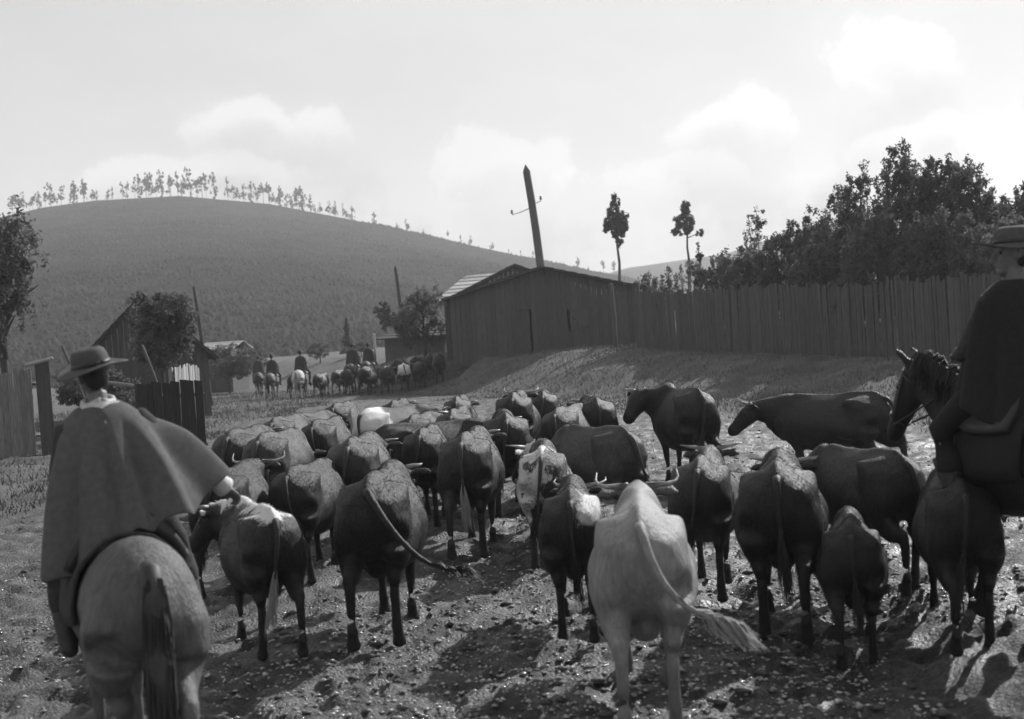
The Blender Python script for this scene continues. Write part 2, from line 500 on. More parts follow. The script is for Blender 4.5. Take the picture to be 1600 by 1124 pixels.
def grass_amount(x, y):
    y = y / K
    u = (x - FA[0]) * FN[0] + (y - FA[1]) * FN[1]
    w = fbm(x * 0.4 + 3, y * 0.4, 4) * 3.0
    a = 1 - sstep(6.0, 9.5, u + w)
    left = 1 - sstep(-9.5, -7.5, x + w * 0.6 + 0.0 * y)
    far = sstep(60, 75, y + w)
    return np.clip(np.maximum(np.maximum(a, left), far), 0, 1)

def build_ground():
    ys = [-25.0, -12.0, -6.0, -3.0, -1.0, 0.5, 1.6]
    y = 2.2
    while y < 84: ys.append(y); y += max(0.022, y * 0.0060)
    while y < 1350: ys.append(y); y *= 1.06
    ys = np.array(ys)
    t = np.linspace(-1, 1, 460); t = t * (0.75 + 0.25 * t * t)
    Y = np.repeat(ys[:, None], len(t), 1)
    X = t[None, :] * (np.abs(ys)[:, None] * 0.66 + 4.0)
    Z = zfun(X, Y)
    gr = grass_amount(X, Y)
    fade = 1 - sstep(35, 84, Y)
    Z = Z + hoof(X, Y) * fade * (1 - 0.75 * gr) + fbm(X * 1.3, Y * 1.3, 3) * 0.10 * gr * fade
    Z = np.where(Y > 150, Z * (1 - sstep(150, 400, Y)) - 2.0 * sstep(200, 600, Y), Z)
    nv, nh = Y.shape
    idx = np.arange(nv * nh).reshape(nv, nh)
    faces = np.stack([idx[:-1, :-1], idx[:-1, 1:], idx[1:, 1:], idx[1:, :-1]], -1).reshape(-1, 4)
    me = mesh_np('ground', np.stack([X, Y, Z], -1).reshape(-1, 3), faces, True)
    a = me.attributes.new('grass', 'FLOAT', 'POINT'); a.data.foreach_set('value', gr.astype(np.float32).ravel())
    o = link('ground', me, mat_ground()); tag(o, kind='structure')
    return o
build_ground()

# loose stones of the road: far too many to count
def scatter_solids(n, sampler, rmin, rmax, sink=0.35, flat=0.6):
    base = np.array([(1,0,0),(-1,0,0),(0,1,0),(0,-1,0),(0,0,1),(0,0,-1),(.7,.7,.15),(-.7,.7,-.1),(.7,-.7,.1),(-.7,-.7,.2)], float)
    fc = np.array([(4,0,6),(4,6,2),(4,2,7),(4,7,1),(4,1,9),(4,9,3),(4,3,8),(4,8,0),(5,6,0),(5,2,6),(5,7,2),(5,1,7),(5,9,1),(5,3,9),(5,8,3),(5,0,8)])
    xy = sampler(n); n = len(xy)
    r = rmin + (rmax - rmin) * RS.rand(n) ** 2.5
    v = base[None] * (1 + 0.35 * (RS.rand(n, 10, 1) - 0.5)) * np.stack([r * (0.7 + .6 * RS.rand(n)), r * (0.7 + .6 * RS.rand(n)), r * flat * (0.6 + .7 * RS.rand(n))], -1)[:, None]
    a = RS.rand(n) * 6.28; ca, sa = np.cos(a)[:, None], np.sin(a)[:, None]
    x = v[..., 0] * ca - v[..., 1] * sa; y = v[..., 0] * sa + v[..., 1] * ca
    z0 = zfun(xy[:, 0], xy[:, 1]) + hoof(xy[:, 0], xy[:, 1]) * (1 - sstep(35, 84, xy[:, 1])) * (1 - .75 * grass_amount(xy[:, 0], xy[:, 1]))
    V = np.stack([x + xy[:, :1], y + xy[:, 1:2], v[..., 2] + (z0 + r * flat * (0.5 - sink))[:, None]], -1)
    Fc = fc[None] + (np.arange(n) * 10)[:, None, None]
    return V.reshape(-1, 3), Fc.reshape(-1, 3)
def road_sampler(n):
    d = 5.0 + (42 - 5.0) * RS.rand(n) ** 2.7
    x = (RS.rand(n) - 0.5) * 0.95 * d
    k = grass_amount(x, d) < 0.6
    clump = fbm(x * 0.7 + 40, d * 0.7, 4) * 1.4 + 0.45 * RS.rand(n) > 0.06
    return np.stack([x, d], -1)[k & clump]
M['stone'] = mat_noise('stone', 0.10, 0.5, 9, rough=0.14, spec=1.0, coord='Object', lo_p=0.35, hi_p=0.68)
v_, f_ = scatter_solids(66000, road_sampler, 0.006, 0.028)
tag(link('gravel', mesh_np('gravel', v_, f_), M['stone']), 'loose wet gravel strewn over the trampled muddy road', 'gravel', kind='stuff')
M['pebble'] = mat_noise('pebble', 0.25, 0.62, 7, rough=0.22, spec=0.8, coord='Object')
v_, f_ = scatter_solids(15000, road_sampler, 0.009, 0.026, sink=0.2)
tag(link('pebbles', mesh_np('pebbles', v_, f_), M['pebble']), 'bright wet pebbles glinting on the road', 'pebbles', kind='stuff')
M['clod'] = mat_noise('clod', 0.045, 0.11, 12, rough=0.7, spec=0.3)
v_, f_ = scatter_solids(7000, road_sampler, 0.015, 0.055, sink=0.45, flat=0.5)
tag(link('mud_clods', mesh_np('mud_clods', v_, f_), M['clod']), 'trampled clods of mud on the road', 'mud', kind='stuff')

# short grass of the bank and verges
def grass_blades(n):
    d = 12 + 68 * RS.rand(n) ** 1.0
    x = -9 + 26 * RS.rand(n); x = np.where(RS.rand(n) < 0.25, -6 - 16 * RS.rand(n), x)
    k = grass_amount(x, d) > 0.45 + 0.4 * RS.rand(n)
    x, d = x[k], d[k]; n = len(x)
    z = zfun(x, d) - 0.01
    h = 0.05 + 0.13 * RS.rand(n) ** 2; w = 0.008 + 0.012 * RS.rand(n)
    a = RS.rand(n) * 6.28; ln = (RS.rand(n, 2) - 0.5) * h[:, None] * 1.3
    c, s = np.cos(a) * w, np.sin(a) * w
    V = np.stack([np.stack([x - c, d - s, z], -1), np.stack([x + c, d + s, z], -1), np.stack([x + ln[:, 0], d + ln[:, 1], z + h], -1)], 1)
    return V.reshape(-1, 3), np.arange(n * 3).reshape(n, 3)
M['grass'] = mat_noise('grass', 0.09, 0.2, 1.2, rough=0.8, spec=0.15)
v_, f_ = grass_blades(190000)
tag(link('grass', mesh_np('grass', v_, f_), M['grass']), 'short cropped grass on the bank below the fence', 'grass', kind='stuff')

# hills
def mat_hill(name, lo, hi):
    m, nt, b = nodes_of(name); N, L = nt.nodes, nt.links
    geo = N.new('ShaderNodeNewGeometry')
    def noise(s, dt):
        n = N.new('ShaderNodeTexNoise'); n.inputs['Scale'].default_value = s; n.inputs['Detail'].default_value = dt
        n.inputs['Roughness'].default_value = 0.7; L.new(geo.outputs['Position'], n.inputs['Vector']); return n.outputs['Fac']
    a = noise(0.03, 6); c = noise(0.16, 8)
    ad = N.new('ShaderNodeMath'); ad.operation = 'ADD'; L.new(a, ad.inputs[0]); L.new(c, ad.inputs[1])
    cr = N.new('ShaderNodeMapRange'); L.new(ad.outputs[0], cr.inputs[0])
    cr.inputs[1].default_value = 0.7; cr.inputs[2].default_value = 1.3; cr.inputs[3].default_value = lo; cr.inputs[4].default_value = hi
    L.new(cr.outputs[0], b.inputs['Base Color']); b.inputs['Roughness'].default_value = 1; b.inputs['Specular IOR Level'].default_value = 0
    bp = N.new('ShaderNodeBump'); bp.inputs['Strength'].default_value = 0.7; bp.inputs['Distance'].default_value = 1.5
    L.new(c, bp.inputs['Height']); L.new(bp.outputs[0], b.inputs['Normal'])
    return m
HILL_RIDGE = [(-260, 372), (-100, 352), (0, 340), (70, 324), (150, 313), (280, 306), (420, 319), (550, 344), (700, 377), (830, 405), (900, 418), (985, 435), (1080, 462), (1200, 510), (1350, 540)]
FAR_RIDGE = [(600, 500), (800, 470), (900, 440), (985, 417), (1060, 408), (1130, 398), (1210, 372), (1290, 348), (1400, 325), (1550, 318), (1750, 330), (1950, 360)]
def ridge_point(ridge, px, d):
    xs = [q[0] for q in ridge]; ys_ = [q[1] for q in ridge]
    return P(px, float(np.interp(px, xs, ys_)), d)
def build_hill(name, ridge, d_ridge, d_base, lo, hi, rough_h):
    px = np.linspace(ridge[0][0], ridge[-1][0], 240)
    rows = []
    for k in range(70):
        row = []
        s = k / 55.0
        for p in px:
            dr = d_ridge(p)
            T = ridge_point(ridge, p, dr)
            Bx = ridge_point(ridge, p, d_base); 
            if s <= 1:
                y = K * (d_base + (dr - d_base) * s)
                xx = Bx.x + (T.x - Bx.x) * s
                z = -3 + (T.z + 3) * (s ** 1.12)
            else:
                q = (s - 1) / 0.27
                y = K * dr + q * 160; xx = T.x * (1 + q * 160 / (K * dr)); z = T.z - (T.z + 8) * q * q * 0.9 - 3 * q
            row.append((xx, y, z))
        rows.append(row)
    V = np.array(rows); nv, nh = V.shape[:2]
    amp = np.clip(np.arange(nv) / 20.0, 0, 1)[:, None] * rough_h
    near_ridge = np.abs(np.arange(nv) - 55)[:, None] < 3
    V[..., 2] += fbm(V[..., 0] * 0.02, V[..., 1] * 0.02, 4) * amp * np.where(near_ridge, 0.15, 1)
    idx = np.arange(nv * nh).reshape(nv, nh)
    faces = np.stack([idx[:-1, :-1], idx[:-1, 1:], idx[1:, 1:], idx[1:, :-1]], -1).reshape(-1, 4)
    o = link(name, mesh_np(name, V.reshape(-1, 3), faces, True), mat_hill(name, lo, hi)); tag(o, kind='structure')
    return V
HD = lambda p: 470 - 0.02 * (p - 280)
hv = build_hill('hill', HILL_RIDGE, HD, 88, 0.013, 0.058, 4.0)
fv = build_hill('far_hill', FAR_RIDGE, lambda p: 760, 300, 0.05, 0.10, 9.0)


# scrub that roughens the hillside, a mass nobody could count
def scrub(V, n, rmin, rmax):
    nv, nh = 54, V.shape[1]
    i = (RS.rand(n) * nv); j = RS.rand(n) * (nh - 1.01)
    i0, j0 = i.astype(int), j.astype(int)
    c = V[i0, j0] + (V[i0 + 1, j0] - V[i0, j0]) * (i - i0)[:, None] + (V[i0, j0 + 1] - V[i0, j0]) * (j - j0)[:, None]
    keep = (fbm(c[:, 0] * 0.012, c[:, 1] * 0.012, 4) + 0.9 * (RS.rand(n) - 0.5)) > -0.15
    c = c[keep]; n = len(c)
    base = np.array([(1,0,-.2),(-1,0,-.2),(0,1,-.2),(0,-1,-.2),(0,0,1.3)], float)
    fc = np.array([(0,2,4),(2,1,4),(1,3,4),(3,0,4)])
    r = rmin + (rmax - rmin) * RS.rand(n) ** 2
    v = base[None] * (1 + 0.7 * (RS.rand(n, 5, 3) - 0.5)) * r[:, None, None]
    return (v + c[:, None]).reshape(-1, 3), (fc[None] + (np.arange(n) * 5)[:, None, None]).reshape(-1, 3)
M['scrub'] = mat_noise('scrub', 0.025, 0.08, 0.08, rough=1, spec=0)
v_, f_ = scrub(hv, 60000, 0.3, 0.8)
tag(link('scrub', mesh_np('scrub', v_, f_), M['scrub']), 'low scrub covering the slope of the hill', 'scrub', kind='stuff')
# ------------------------------------------------------------------ trees and shrubs
def leaves(c, size, squash=1.0):
    """small pointed leaf faces at the centres c"""
    n = len(c)
    d1 = RS.randn(n, 3); d1 /= np.linalg.norm(d1, axis=1, keepdims=True)
    d2 = RS.randn(n, 3); d2 -= d1 * (d1 * d2).sum(1, keepdims=True); d2 /= np.linalg.norm(d2, axis=1, keepdims=True)
    s = size * (0.55 + 0.9 * RS.rand(n))[:, None]
    V = np.stack([c - d1 * s, c + d2 * s * 0.45, c + d1 * s, c - d2 * s * 0.45], 1)
    return V.reshape(-1, 3), np.arange(n * 4).reshape(n, 4)
def blob_pts(n, c, r, shell=0.5):
    """points inside an ellipsoid, crowding towards its skin, in clumps"""
    k = max(4, n // 28)
    d = RS.randn(k, 3); d /= np.linalg.norm(d, axis=1, keepdims=True)
    rad = (shell + (1 - shell) * RS.rand(k)) ** 0.7
    cl = d * rad[:, None]
    p = cl[RS.randint(0, k, n)] + RS.randn(n, 3) * 0.13
    return p * np.array(r) + np.array(c)
def limb(mb, a, b, r0, r1, n=6, bend=0.06, seg=5):
    a, b = Vector(a), Vector(b); L_ = (b - a).length
    off = Vector((random.uniform(-1, 1), random.uniform(-1, 1), 0)) * L_ * bend
    pts = [a.lerp(b, t / seg) + off * math.sin(math.pi * t / seg) for t in range(seg + 1)]
    mb.tube(pts, [r0 + (r1 - r0) * t / seg for t in range(seg + 1)], n=n)

def round_tree_meshes(h, crown, n_leaf, leaf, trunk_r, seed, base_z=0.0):
    """crown: list of (centre, radii)"""
    random.seed(seed); RS.seed(seed)
    mb = MB()
    top = max(c[2] for c, r in crown)
    limb(mb, (0, 0, -0.3), (random.uniform(-.03, .03) * h, random.uniform(-.03, .03) * h, top), trunk_r, trunk_r * 0.3, 8, 0.02, 8)
    for c, r in crown:
        for q in range(3):
            z0 = c[2] - r[2] * random.uniform(0.3, 1.0)
            limb(mb, (0, 0, max(z0, 0.3)), (c[0] + random.uniform(-.6, .6) * r[0], c[1] + random.uniform(-.6, .6) * r[1], c[2] + random.uniform(-.2, .6) * r[2]), trunk_r * 0.4, trunk_r * 0.08, 5)
    vol = sum(r[0] * r[1] * r[2] for c, r in crown)
    pts = np.concatenate([blob_pts(max(60, int(n_leaf * r[0] * r[1] * r[2] / vol)), c, r) for c, r in crown])
    v, f = leaves(pts, leaf)
    return mb.mesh('trunk', True), mesh_np('crown', v, f)
def put_tree(name, meshes, loc, label, cat='tree', group=None, leafmat='leaf', scale=1.0, rz=0.0, lean=(0, 0)):
    o = empty(name, loc, rz); o.scale = (scale,) * 3 if isinstance(scale, (int, float)) else scale
    o.rotation_euler = (lean[0], lean[1], rz)
    link('trunk', meshes[0], M['bark'], o); link('crown', meshes[1], M[leafmat], o)
    tag(o, label, cat, group); return o

# trees along the crest of the hill
kinds = []
for k in range(7):
    random.seed(40 + k)
    hh = 1.0
    cr = []
    tallb = random.uniform(0.12, 0.45)
    for q in range(random.randint(4, 7)):
        zc = random.uniform(tallb, 0.88)
        w = random.uniform(0.12, 0.24) * (1.25 - 0.5 * zc)
        cr.append(((random.uniform(-.16, .16), random.uniform(-.16, .16), zc), (w, w, random.uniform(0.10, 0.2))))
    kinds.append(round_tree_meshes(1.0, cr, 850, 0.034, 0.022, 40 + k))
RS.seed(5); random.seed(5)
crest = []
for a, b_, n, hmin, hmax, lab in (
        (15, 75, 8, 22, 34, 'bushy tree on left shoulder of hill crest'),
        (80, 205, 17, 18, 34, 'small tree in the row on the rising crest'),
        (210, 335, 20, 24, 40, 'spindly tree in the clump on the hill summit'),
        (348, 408, 9, 22, 34, 'thin tree in the row right of summit'),
        (412, 500, 17, 18, 36, 'tree in the dense row on the falling crest'),
        (508, 552, 6, 18, 30, 'thin tree in six right of the dense row')):
    spots = sorted(min(1.0, max(0.0, (k + 0.5 + random.uniform(-.75, .75)) / n)) for k in range(n))
    for k in range(n):
        od = ('leftmost', 'second from left', 'third from left', 'fourth from left', 'fifth from left', 'sixth from left', 'seventh from left', 'eighth from left', 'ninth from left', 'tenth from left', 'eleventh from left', 'twelfth from left', 'thirteenth from left', 'fourteenth from left', 'fifteenth from left', 'sixteenth from left', 'seventeenth from left', 'eighteenth from left', 'nineteenth from left', 'twentieth from left')[k]
        if k == n - 1: od = 'rightmost'
        crest.append((a + (b_ - a) * spots[k], random.uniform(hmin * .7, hmax), lab + ', ' + od, True))
for px, hp, lab in ((585, 20, 'lone umbrella-topped tree on the falling crest of the hill'),
                    (622, 16, 'low ragged bush-like tree on the crest right of the lone tree'),
                    (636, 22, 'ragged tree on the crest left of three small round trees'),
                    (662, 13, 'very small tree low on the falling crest of the hill'),
                    (700, 19, 'leftmost of three small round trees on the falling crest'),
                    (720, 15, 'middle of three small round trees on the falling crest'),
                    (735, 18, 'rightmost of three small round trees on the falling crest'),
                    (768, 17, 'bare thin tree on the crest left of the tall post'),
                    (795, 10, 'tiny tree on the crest just left of the tall post'),
                    (814, 12, 'tiny tree on the crest close beside the tall post'),
                    (833, 14, 'small tree showing just behind the tall post'),
                    (902, 20, 'pointed dark tree on the low crest right of the tall post'),
                    (919, 8, 'tiny bush-like tree on the low crest right of the post'),
                    (943, 22, 'round tree on the low crest left of the tall bare-stemmed tree'),
                    (960, 24, 'round tree on the crest behind the bare stem of the tall tree')):
    crest.append((px, hp, lab, False))
for px, hp, lab, grp in crest:
    d = HD(px) - 1.5
    p = ridge_point(HILL_RIDGE, px, d); h = hp * d / F0
    k = kinds[random.randrange(7)]
    w = random.uniform(0.45, 0.95)
    put_tree('hill_tree', k, (p.x, p.y, p.z - 0.9), lab, 'tree', 'trees along the hill crest' if grp else None, 'leaf_far', (h * w, h * w, h * 1.2), random.uniform(0, 6.28))

# two tall bare-stemmed trees and one sparse one
def tall_tree(px_top, py_top, px_base, py_base, crown_px, d, label, seed):
    top = P(px_top, py_top, d); base = P(px_base, py_base, d)
    gz_ = gz(base.x, d * K)
    lean = (top.x - base.x) / (top.z - base.z)
    bx = base.x - lean * (base.z - gz_)
    random.seed(seed); RS.seed(seed)
    o = empty('tall_tree', (bx, d * K, gz_))
    X = lambda z: lean * (z - gz_)
    k = d / F0
    H = top.z - gz_
    mb = MB()
    mb.tube([(X(gz_ + H * t / 8) + 0.06 * math.sin(t * 2.1), 0.05 * math.sin(t), H * t / 8) for t in range(9)], [0.17 - 0.15 * t / 8 for t in range(9)], n=8)
    pts = []
    for (cx, cy, rx, ry, n) in crown_px:
        c = P(cx, cy, d); cc = Vector((c.x - bx, random.uniform(-.3, .3), c.z - gz_))
        pts.append(blob_pts(n, cc, (rx * k, rx * k * 0.9, ry * k), 0.3))
        zz = cc.z - ry * k * 1.0
        limb(mb, (X(zz + gz_), 0, zz), cc, 0.05, 0.015, 5)
    link('trunk', mb.mesh('trunk', True), M['bark'], o)
    v, f = leaves(np.concatenate(pts), 0.12)
    link('crown', mesh_np('crown', v, f), M['leaf'], o)
    tag(o, label, 'tree')
tall_tree(961, 300, 969, 455, [(961, 318, 8, 16, 572), (955, 340, 10, 14, 704), (970, 342, 11, 16, 792), (948, 352, 9, 10, 528), (964, 360, 12, 13, 836), (976, 356, 8, 10, 484), (969, 376, 6, 9, 286)], 70,
          'taller of two bare-stemmed trees with high oval crown, beside the house roof', 81)
tall_tree(1071, 312, 1077, 430, [(1070, 328, 9, 14, 660), (1064, 345, 10, 11, 616), (1078, 345, 9, 11, 616), (1058, 362, 9, 7, 418), (1075, 360, 10, 8, 484), (1092, 365, 6, 6, 198)], 72,
          'shorter of two bare-stemmed trees with spreading lower boughs, right of the first', 82)

# brush and saplings behind the board fence
def plume_shrub(name, px, py_top, d, w_px, label, seed, n=3000, plumes=7, leaf=0.075, dens=1.0, group=None):
    random.seed(seed); RS.seed(seed)
    k = d / F0
    top = P(px, py_top, d); bx = x_at(px, d, top.z * 0.6); b = gz(bx, d * K)
    o = empty(name, (bx, d * K, b)); H = top.z - b
    mb = MB(); pts = []
    W = w_px * k * 0.72
    # leafy body: many clumps filling a broad dome
    nb = plumes * 5
    for q in range(nb if dens >= 1 else plumes * 2):
        z = H * random.uniform(0.15, 0.93); lim = math.sqrt(max(.08, 1 - (z / H) ** 2.6)) if dens >= 1 else 0.5
        a = random.random() * 6.28; rr = W * lim * random.random() ** 0.5
        r_ = random.uniform(.28, .5) * min(1.0, W)
        pts.append(blob_pts(int(n * .78 / nb), (rr * math.cos(a), rr * math.sin(a), z), (r_, r_, r_ * 1.5), .2))
    # upright shoots above it
    for q in range(plumes):
        t = (q + 0.5) / plumes - 0.5
        h = H * (1.0 if q == plumes // 2 else random.uniform(0.84, 0.98) * (1 - 0.22 * abs(t)))
        x = t * w_px * k + random.uniform(-.1, .1); y = random.uniform(-.7, .7)
        mb.tube([(x * 0.6, y * 0.6, -0.2), (x * 0.8 + random.uniform(-.1, .1), y * .8, h * 0.5), (x, y, h)], [0.05, 0.03, 0.008], n=5)
        m = int(n * .22 / plumes)
        z = h * (0.45 + 0.55 * RS.rand(m))
        wid = w_px * k * (0.09 + 0.30 * np.clip(1.0 - z / h, 0, 1) ** 0.7) * (0.65 + 0.35 * np.sin(z * 9 + q * 2))
        a = RS.rand(m) * 6.28; rr = np.sqrt(RS.rand(m)) * np.maximum(wid, 0.07)
        pts.append(np.stack([x * (0.6 + 0.4 * z / h) + rr * np.cos(a), y * (0.6 + .4 * z / h) + rr * np.sin(a), z + RS.randn(m) * 0.05], -1))
    link('trunk', mb.mesh('trunk', True), M['bark'], o)
    v, f = leaves(np.concatenate(pts), leaf)
    link('crown', mesh_np('crown', v, f), M['leaf'], o)
    tag(o, label, 'shrub', group); return o
def fence_d(px):
    """depth of the fence line along an image column"""
    lo, hi = 15.0, 60.0
    t = ((px - CX) / F0)
    # x = FA + (FB-FA)*s ; x/y = t
    dx, dy = FB - FA
    s = (t * FA[1] - FA[0]) / (dx - t * dy)
    return FA[1] + dy * s
for k, (px, py, w, back, n, lab) in enumerate((
        (1012, 432, 34, 4.0, 900, 'thin low brush behind the far end of the board fence'),
        (1044, 424, 40, 4.5, 1000, 'wispy low shrub behind the fence under the shorter tall tree'),
        (1086, 388, 30, 5.0, 800, 'slender ragged shrub right against the shorter tall tree'),
        (1120, 408, 50, 4.5, 1500, 'low bushy shrub behind the fence left of the sparse sapling'),
        (1182, 332, 34, 4.5, 700, 'tall sparse sapling rising above the brush behind the fence'),
        (1160, 395, 60, 3.5, 2200, 'broad low shrub at the foot of the sparse sapling'),
        (1222, 375, 60, 3.6, 2600, 'bushy shrub right of the sparse sapling behind the fence'),
        (1268, 352, 60, 4.0, 2800, 'rounded shrub stepping up towards the big thicket'),
        (1318, 288, 60, 4.2, 3200, 'leftmost tall shrub of the big thicket with loose tip'),
        (1362, 248, 64, 4.2, 3600, 'tall leafy shrub left of the highest one in the thicket'),
        (1408, 222, 70, 4.0, 4200, 'highest pointed shrub of the thicket behind the fence'),
        (1452, 256, 56, 4.2, 3400, 'shrub with gaps of sky just right of the highest one'),
        (1482, 242, 54, 4.6, 3200, 'upright plumed shrub in the right half of the thicket'),
        (1518, 246, 60, 4.2, 3600, 'tall shrub at the right shoulder of the thicket'),
        (1548, 305, 50, 4.0, 2400, 'lower shrub just left of the near rider\'s hat'),
        (1600, 290, 70, 4.4, 2600, 'rightmost shrub of the thicket at the edge behind the rider'),
        (1300, 350, 70, 2.2, 3200, 'dense low shrub close behind the fence under the leftmost tall one'),
        (1385, 330, 90, 2.0, 4200, 'dense low shrub close behind the fence under the highest one'),
        (1475, 325, 90, 2.0, 4200, 'dense low shrub close behind the fence right of centre'),
        (1565, 330, 90, 2.2, 3600, 'dense low shrub close behind the fence by the rider'))):
    plume_shrub('thicket_shrub', px, py - (8 if px < 1290 else 0), fence_d(px) + back, w * (1.0 if px > 1395 and px < 1420 else 1.3), lab, 200 + k, n=int(n * (3.6 if n > 3000 else 5.5)), plumes=7 if n > 1000 else 4, dens=1.0 if n > 1000 else .5,
                leaf=0.068 if n > 1000 else 0.06, group='shrubs behind the board fence')

# trees near the yards
def bush_tree(name, px, py_top, w_px, py_base, d, label, seed, n=5000, leaf=0.07, cat='tree', sub=9, mat='leaf'):
    top = P(px, py_top, d); bx = x_at(px, d, top.z * 0.6); b = gz(bx, d * K)
    k = d / F0; H = top.z - b; W = w_px * k / 2
    zb = max(0.2, P(px, py_base, d).z - b)
    random.seed(seed)
    cr = []
    zc = (H + zb) / 2
    for q in range(sub):
        a = random.random() * 6.28; t = random.random() ** 0.5
        rr = random.uniform(0.3, 0.5)
        z = zb + (H - zb) * random.uniform(0.25, 0.8)
        lim = math.sqrt(max(0.05, 1 - ((z - zc) / ((H - zb) / 2)) ** 2))
        cr.append(((math.cos(a) * W * 0.65 * t * lim, math.sin(a) * W * 0.65 * t * lim, z), (W * rr, W * rr, (H - zb) * rr * 0.55)))
    cr.append(((0, 0, H - (H - zb) * 0.18), (W * 0.4, W * 0.4, (H - zb) * 0.17)))
    ms = round_tree_meshes(H, cr, n, leaf, max(0.06, H * 0.025), seed)
    return put_tree(name, ms, (bx, d * K, b), label, cat, None, mat)
bush_tree('yard_tree', 662, 448, 92, 545, 49.5, 'dark round tree standing against the left corner of the gabled house', 301, 7000)
bush_tree('yard_tree', 248, 452, 128, 590, 33, 'dark bushy tree in front of the left barn, behind the hat', 302, 13000, sub=16)
bush_tree('yard_tree', 4, 318, 130, 575, 31, 'tall dark leafy tree at the left edge above the board fence', 303, 8000, 0.085, sub=20)
bush_tree('yard_tree', 604, 474, 46, 520, 75, 'pale distant tree left of the thin leaning pole by the house', 304, 2200, 0.1, mat='leaf_far')
bush_tree('low_bush', 356, 535, 110, 600, 57, 'low dark bush beyond the leaning pole on the left', 305, 7000, cat='bush', sub=14)
bush_tree('low_bush', 405, 530, 40, 585, 66, 'small bush at the road end behind the leftmost far rider', 306, 1800, cat='bush')
bush_tree('low_bush', 500, 534, 70, 575, 70, 'low bush behind the rider on the white horse', 307, 2600, cat='bush')
bush_tree('low_bush', 565, 534, 70, 570, 68, 'low bush behind the two riders in the far herd', 308, 2600, cat='bush')
bush_tree('low_bush', 150, 563, 150, 640, 28, 'low dark bush between the gate post and the plank wall, behind the rider', 309, 6000, cat='bush', sub=14)
# a small conifer
def conifer(px, py_top, w_px, d, label):
    top = P(px, py_top, d); b = gz(top.x, d * K); H = top.z - b; W = w_px * d / F0 / 2
    RS.seed(77)
    n = 2200; z = H * (0.08 + 0.92 * RS.rand(n)); r = W * (1.02 - z / H) * (0.7 + 0.3 * np.sin(z * 6)) * np.sqrt(RS.rand(n)); a = RS.rand(n) * 6.28
    v, f = leaves(np.stack([r * np.cos(a), r * np.sin(a), z], -1), 0.11)
    mb = MB(); mb.tube([(0, 0, -0.2), (0, 0, H * 0.95)], [0.14, 0.02], n=6)
    put_tree('conifer', (mb.mesh('trunk', True), mesh_np('crown', v, f)), (top.x, d * K, b), label, 'tree')
conifer(541, 498, 34, 78, 'small pointed conifer at the end of the road')

# ------------------------------------------------------------------ buildings, fences, poles
def plank_mesh(w, h, t, seed, top='flat'):
    """one sawn board: slightly waisted, bevelled edges, uneven head; origin at its foot"""
    random.seed(seed)
    mb = MB(); lean = random.uniform(-.01, .01) * h
    e = min(0.012, w * 0.12); sl = random.uniform(-.03, .03) * (1 if top != 'gable' else 0)
    prof = [(-w / 2, e), (-w / 2 + e, 0), (w / 2 - e, 0), (w / 2, e), (w / 2, t), (-w / 2, t)]
    vs = []
    for i, z in enumerate((0, h * 0.5, h)):
        k = 1 + (random.uniform(-.06, .06) if i else 0)
        for (x, y) in prof:
            vs.append((x * k + lean * i / 2, y + random.uniform(-.004, .004), z + (sl * x / w * 2 if i == 2 else 0)))
    n = 6; fs = []
    for i in range(2):
        for k in range(n): fs.append((i * n + k, i * n + (k + 1) % n, (i + 1) * n + (k + 1) % n, (i + 1) * n + k))
    fs.append(tuple(range(n - 1, -1, -1))); fs.append(tuple(2 * n + k for k in range(n)))
    mb.add(vs, fs); return mb.mesh('plank')
def frame_at(a, b):
    """local frame with x from a to b, y away from the camera side, z up"""
    a, b = Vector(a), Vector(b); d = (b - a); d.z = 0
    return a, d.length, math.atan2(d.y, d.x)

def board_fence(name, a, b, h, w, label, mat='wood_dark', gap=0.012, cat='fence', posts=2.4, wobble=0.05, follow=True, seed=1, toph=None):
    o3, L_, ang = frame_at(a, b)
    root = empty(name, (a[0], a[1], a[2]), ang)
    variants = [plank_mesh(w, h, 0.025, seed * 10 + k) for k in range(6)]
    for m_ in variants: m_.materials.append(M[mat])
    random.seed(seed)
    n = int(L_ / (w + gap))
    ca, sa = math.cos(ang), math.sin(ang)
    for i in range(n):
        x = (i + 0.5) * (w + gap)
        wx, wy = a[0] + ca * x, a[1] + sa * x
        z = (gz(wx, wy) if follow else a[2]) - a[2] - 0.06
        o = link('plank', variants[random.randrange(6)], None, root)
        o.location = (x, random.uniform(-.012, .012), z)
        o.scale = (random.uniform(.9, 1.04), 1, random.uniform(1 - wobble, 1 + wobble) * (toph(i / max(1, n - 1)) if toph else 1))
        o.rotation_euler = (random.uniform(-.01, .01), random.uniform(-.012, .012), 0)
    # rails and posts behind the boards
    for q in (0.22, 0.8):
        pts = []
        for i in range(9):
            x = L_ * i / 8; z = (gz(a[0] + ca * x, a[1] + sa * x) if follow else a[2]) - a[2]
            pts.append((x, 0.075, z + h * q))
        mb = MB(); mb.tube(pts, 0.045, n=6); mb.obj('rail', M[mat], root, True)
    for i in range(int(L_ / posts) + 1):
        x = min(i * posts + 0.1, L_ - 0.05); z = (gz(a[0] + ca * x, a[1] + sa * x) if follow else a[2]) - a[2]
        mb = MB(); mb.box(x - .07, x + .07, 0.125, 0.26, z - 0.5, z + h * 0.97); mb.obj('post', M[mat], root)
    tag(root, label, cat); return root
fa = (FA[0], FA[1] * K, gz(FA[0], FA[1] * K)); e_ = FA + (FB - FA) * 1.42; fb = (e_[0], e_[1] * K, 0)
board_fence('board_fence', fa, fb, 2.4, 0.135, 'long tall dark board fence running along the bank on the right', seed=3)
